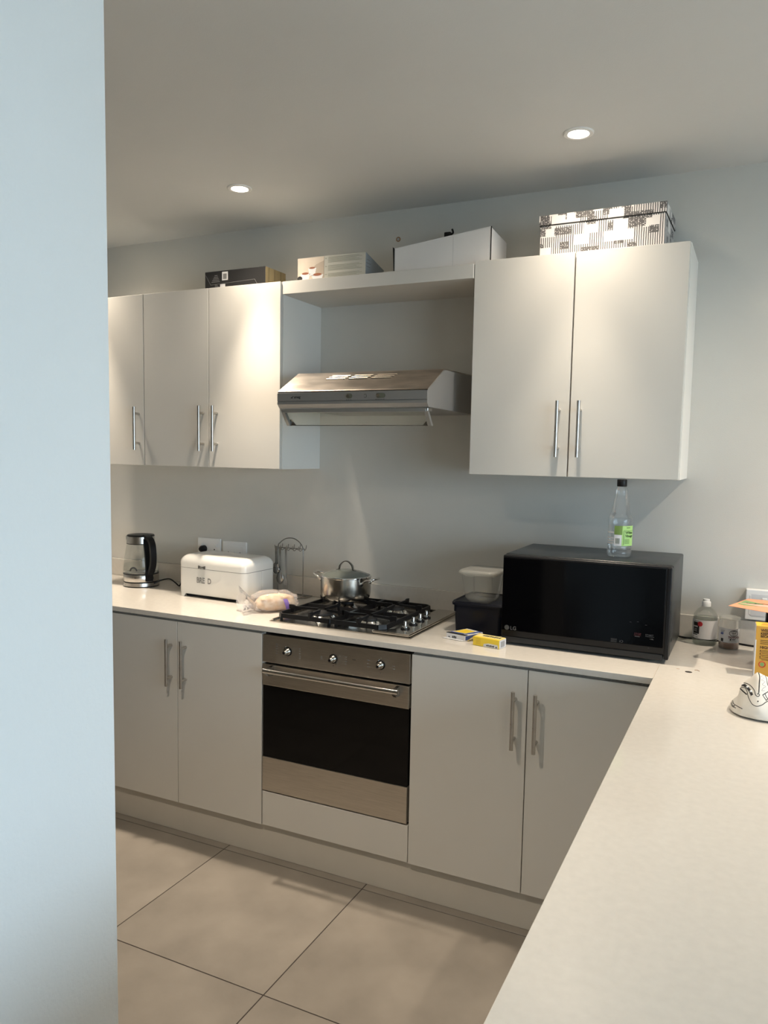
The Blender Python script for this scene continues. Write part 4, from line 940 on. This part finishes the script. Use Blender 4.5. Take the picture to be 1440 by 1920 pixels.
# ------------------------------------------------------------------ boxes on top of the cabinets
def quadbox(b, P, H4):
    bm = b.bm; lo = [bm.verts.new((x, y, 0)) for x, y in P]; hi = [bm.verts.new((x, y, h)) for (x, y), h in zip(P, H4)]
    bm.faces.new(lo[::-1]); bm.faces.new(hi)
    for i in range(4): j = (i+1) % 4; bm.faces.new((lo[i], lo[j], hi[j], hi[i]))
    return b
t = thing('black_carton', 'flat black carton with white barcode stickers on the left wall cabinet', 'box', (-.555, -.235, ZUT+.0003), rz=math.radians(0)); H = .0855
B().box((0, 0, 0), (.3085, .150, H), .0012, 1).build('carton', 'blackcard', t)
b = B(); b.box((.3087, .0005, 0), (.3095, .149, H-.0005)); oc = b.build('side_face', 'olive', t)
b = B()
for y in (.022, .065, .110): b.box((.3095, y, 0), (.3100, y+.0012, H-.001))
b.build('tape_line', 'gap', oc)
b = B(); flat(b, .0895, .120, .0450, .0800, -.0004); flat(b, .0795, .106, .016, .030, -.0004); st_ = b.build('sticker', 'lgrey', t)
b = B(); flat(b, .0955, .114, .0500, .0720, -.0008); b.build('barcode', 'inkgrey', st_)
b = B()
for k in range(5): flat(b, .035+.004*k, .078-.003*k if k else .078, .040+k*.0065, .0425+k*.0065, -.0004)
for k in range(3): flat(b, .052, .072-k*.004, .020+k*.004, .0215+k*.004, -.0004)
b.build('carton_print', 'inkgrey', t)
b = B()
for p, q in (((.004, .072), (.030, .030)), ((.030, .030), (.255, .038)), ((.255, .038), (.275, .008))):
    b.cyl((p[0], -.0002, p[1]), (q[0], -.0002, q[1]), .0006, 6)
b.build('flap_edge', 'inkgrey', t)

t = thing('tea_carton', 'pale carton printed with three teacups standing on the bridging shelf', 'box', (-.0935, -.232, 2.2004), rz=math.radians(0)); H = .1015
quadbox(B(), [(0, 0), (.305, 0), (.305, .160), (0, .160)], (H, H, H-.036, H-.036)).build('carton', mat('pale_grey_card', (.46, .46, .41), .55), t)
b = B(); b.prism([(0.152, 2*0+.0), (.1525, .0), (.1525, H), (.152, H)], 0, .3052, .3058) if False else None
B().prism([(.001, .001), (.159, .001), (.159, H-.037), (.001, H-.001)], 0, .3051, .3056).build('side_face', mat('cool_grey_card', (.30, .33, .35), .55), t)
ph = B(); flat(ph, .0008, .122, .0, H-.001, -.0004); ph = ph.build('tea_photo', mat('photo_cream', (.60, .52, .43), .5, var=.12, vscale=14), t)
b = B(); b.prism([(.122, .0), (.122, .085), (.085, .072), (.062, .052), (.085, .040)], 1, -.0008, -.0004); b.build('photo_shadow', mat('photo_taupe', (.42, .35, .28), .6), ph)
for cx, cz, w, h_ in ((.036, .026, .022, .026), (.068, .048, .019, .022), (.092, .022, .027, .020)):
    b = B(); b.prism([(cx-w, cz+h_/2), (cx+w, cz+h_/2), (cx+w*.62, cz-h_*.8), (cx-w*.62, cz-h_*.8)], 1, -.0012, -.0008); b.build('teacup_print', 'lgrey', ph)
    b = B(); b.lathe([(0, 0), (w*.72, 0)], seg=20, sx=1, sy=.28); b.xf(Matrix.Rotation(PI/2, 4, 'X')); b.xf(Matrix.Translation((cx, -.00145, cz+h_*.55))); b.build('tea_print', mat('tea_brown', (.28, .10, .05), .5), ph)
b = B(); b.lathe([(0, 0), (.012, 0)], seg=16, sx=1, sy=.8); b.xf(Matrix.Rotation(PI/2, 4, 'X')); b.xf(Matrix.Translation((.011, -.00145, .022))); flat(b, .062, .070, .010, .018, -.0012); b.build('dark_detail', 'ink', ph)
b = B(); flat(b, .0002, .088, .0, .0085, -.0014); b.build('blue_stripe', 'blueink', t)
b = B(); flat(b, .190, .300, .0, .0045, -.0006); b.build('red_stripe', 'redink', t)
b = B(); tm = mat('print_grey', (.30, .31, .25), .6)
for g in range(3):
    for k in range(5): flat(b, .140, .290-(.012*((k*7+g*3) % 3)), .075-g*.031+k*.0045, .0766-g*.031+k*.0045, -.0004)
    flat(b, .127, .134, .090-g*.031, .093-g*.031, -.0004)
b.build('text_block', tm, t)
b = B()
for k, (y0_, y1_) in enumerate(((.010, .050), (.006, .060), (.006, .055))): b.box((.3056, y0_, .074-.013*k), (.3060, y1_*.7, .0765-.013*k))
b.build('side_print', 'inkgrey', t)

t = thing('white_carton', 'open plain white carton leaning on the bridging shelf beside the right cabinet', 'box', (.349, -.262, 2.2004), rz=math.radians(0))
b = B()   # wedge shaped: the top edge rises from left to right
PW = [(0, 0), (.372, 0), (.372, .190), (0, .190)]
quadbox(b, PW, (.092, .1325, .122, .082)); b.build('carton', 'paperw', t)
b = B(); b.prism([(-.003, .004), (-.0005, .0), (-.0005, .093), (-.008, .098)], 1, -.001, .004); b.prism([(.3725, .0), (.3755, 0), (.3755, .134), (.3725, .134)], 1, -.0012, .001); b.build('open_edge', 'gap', t)
b = B(); b.box((-.0006, -.0022, .0002), (.371, -.0002, .0010)); b.prism([(0, .091), (.372, .1315), (.372, .1335), (0, .093)], 1, -.0018, -.0002); b.build('front_flap', 'paperw', t)
b = B(); b.cyl((.232, -.0004, .004), (.232, -.0004, .112), .0004, 4); b.build('crease', 'greyp', t)
bc_ = B(); bc_.box((0, 0, 0), (.014, .012, .170), .002, 1); bc_.box((-.010, -.002, .166), (.018, .014, .190), .004, 2); bc_.tube([(.012, .006, .178), (.026, .004, .185), (.022, .004, .199)], .004, 8, 4)
o = bc_.build('black_clamp', 'black', loc=(.476, -.066, 2.2004), smooth=40); tag(o, 'small black clamp poking up behind the open white carton', 'clamp')

t = thing('patterned_box', 'black and white hand-brushed pattern storage box with lid on the right wall cabinet', 'storage box', (.8905, -.252, 2.2109), rz=math.radians(-1.0)); H = .141
B().box((.004, .004, 0), (.412, .236, H-.010), .0008, 1).build('box_body', 'pattern', t)
B().box((0, 0, H-.032), (.416, .240, H), .0008, 1).build('lid', 'pattern', t)
B().box((.0015, .0015, H-.0345), (.4145, .2385, H-.032)).build('lid_shadow_gap', 'gap', t)
o = B(); o.cyl((0, 0, 0), (0, -.0015, 0), .010, 18); o = o.build('wall_plug', 'rust', loc=(.241, -.0003, 2.402)); tag(o, 'brown filled drill hole in the wall above the white carton', 'wall plug')
o2 = B(); o2.cyl((0, -.0015, 0), (0, -.0022, 0), .006, 14); o2.build('plug_centre', 'greyp', o)

for o in list(bpy.data.objects):
    n = o.name.split('.')[0]
    if o.parent and n in ('printed_symbols', 'printed_scale', 'scratch_mark', 'label_print', 'label_lettering', 'label_lines', 'emblem_print', 'carton_print', 'panel_print', 'text_block', 'barcode', 'box_print', 'side_print', 'line_drawing', 'pin_hole', 'fine_print', 'back_label', 'start_print', 'tape_line', 'front_print', 'scribble'):
        o['kind'] = 'stuff'
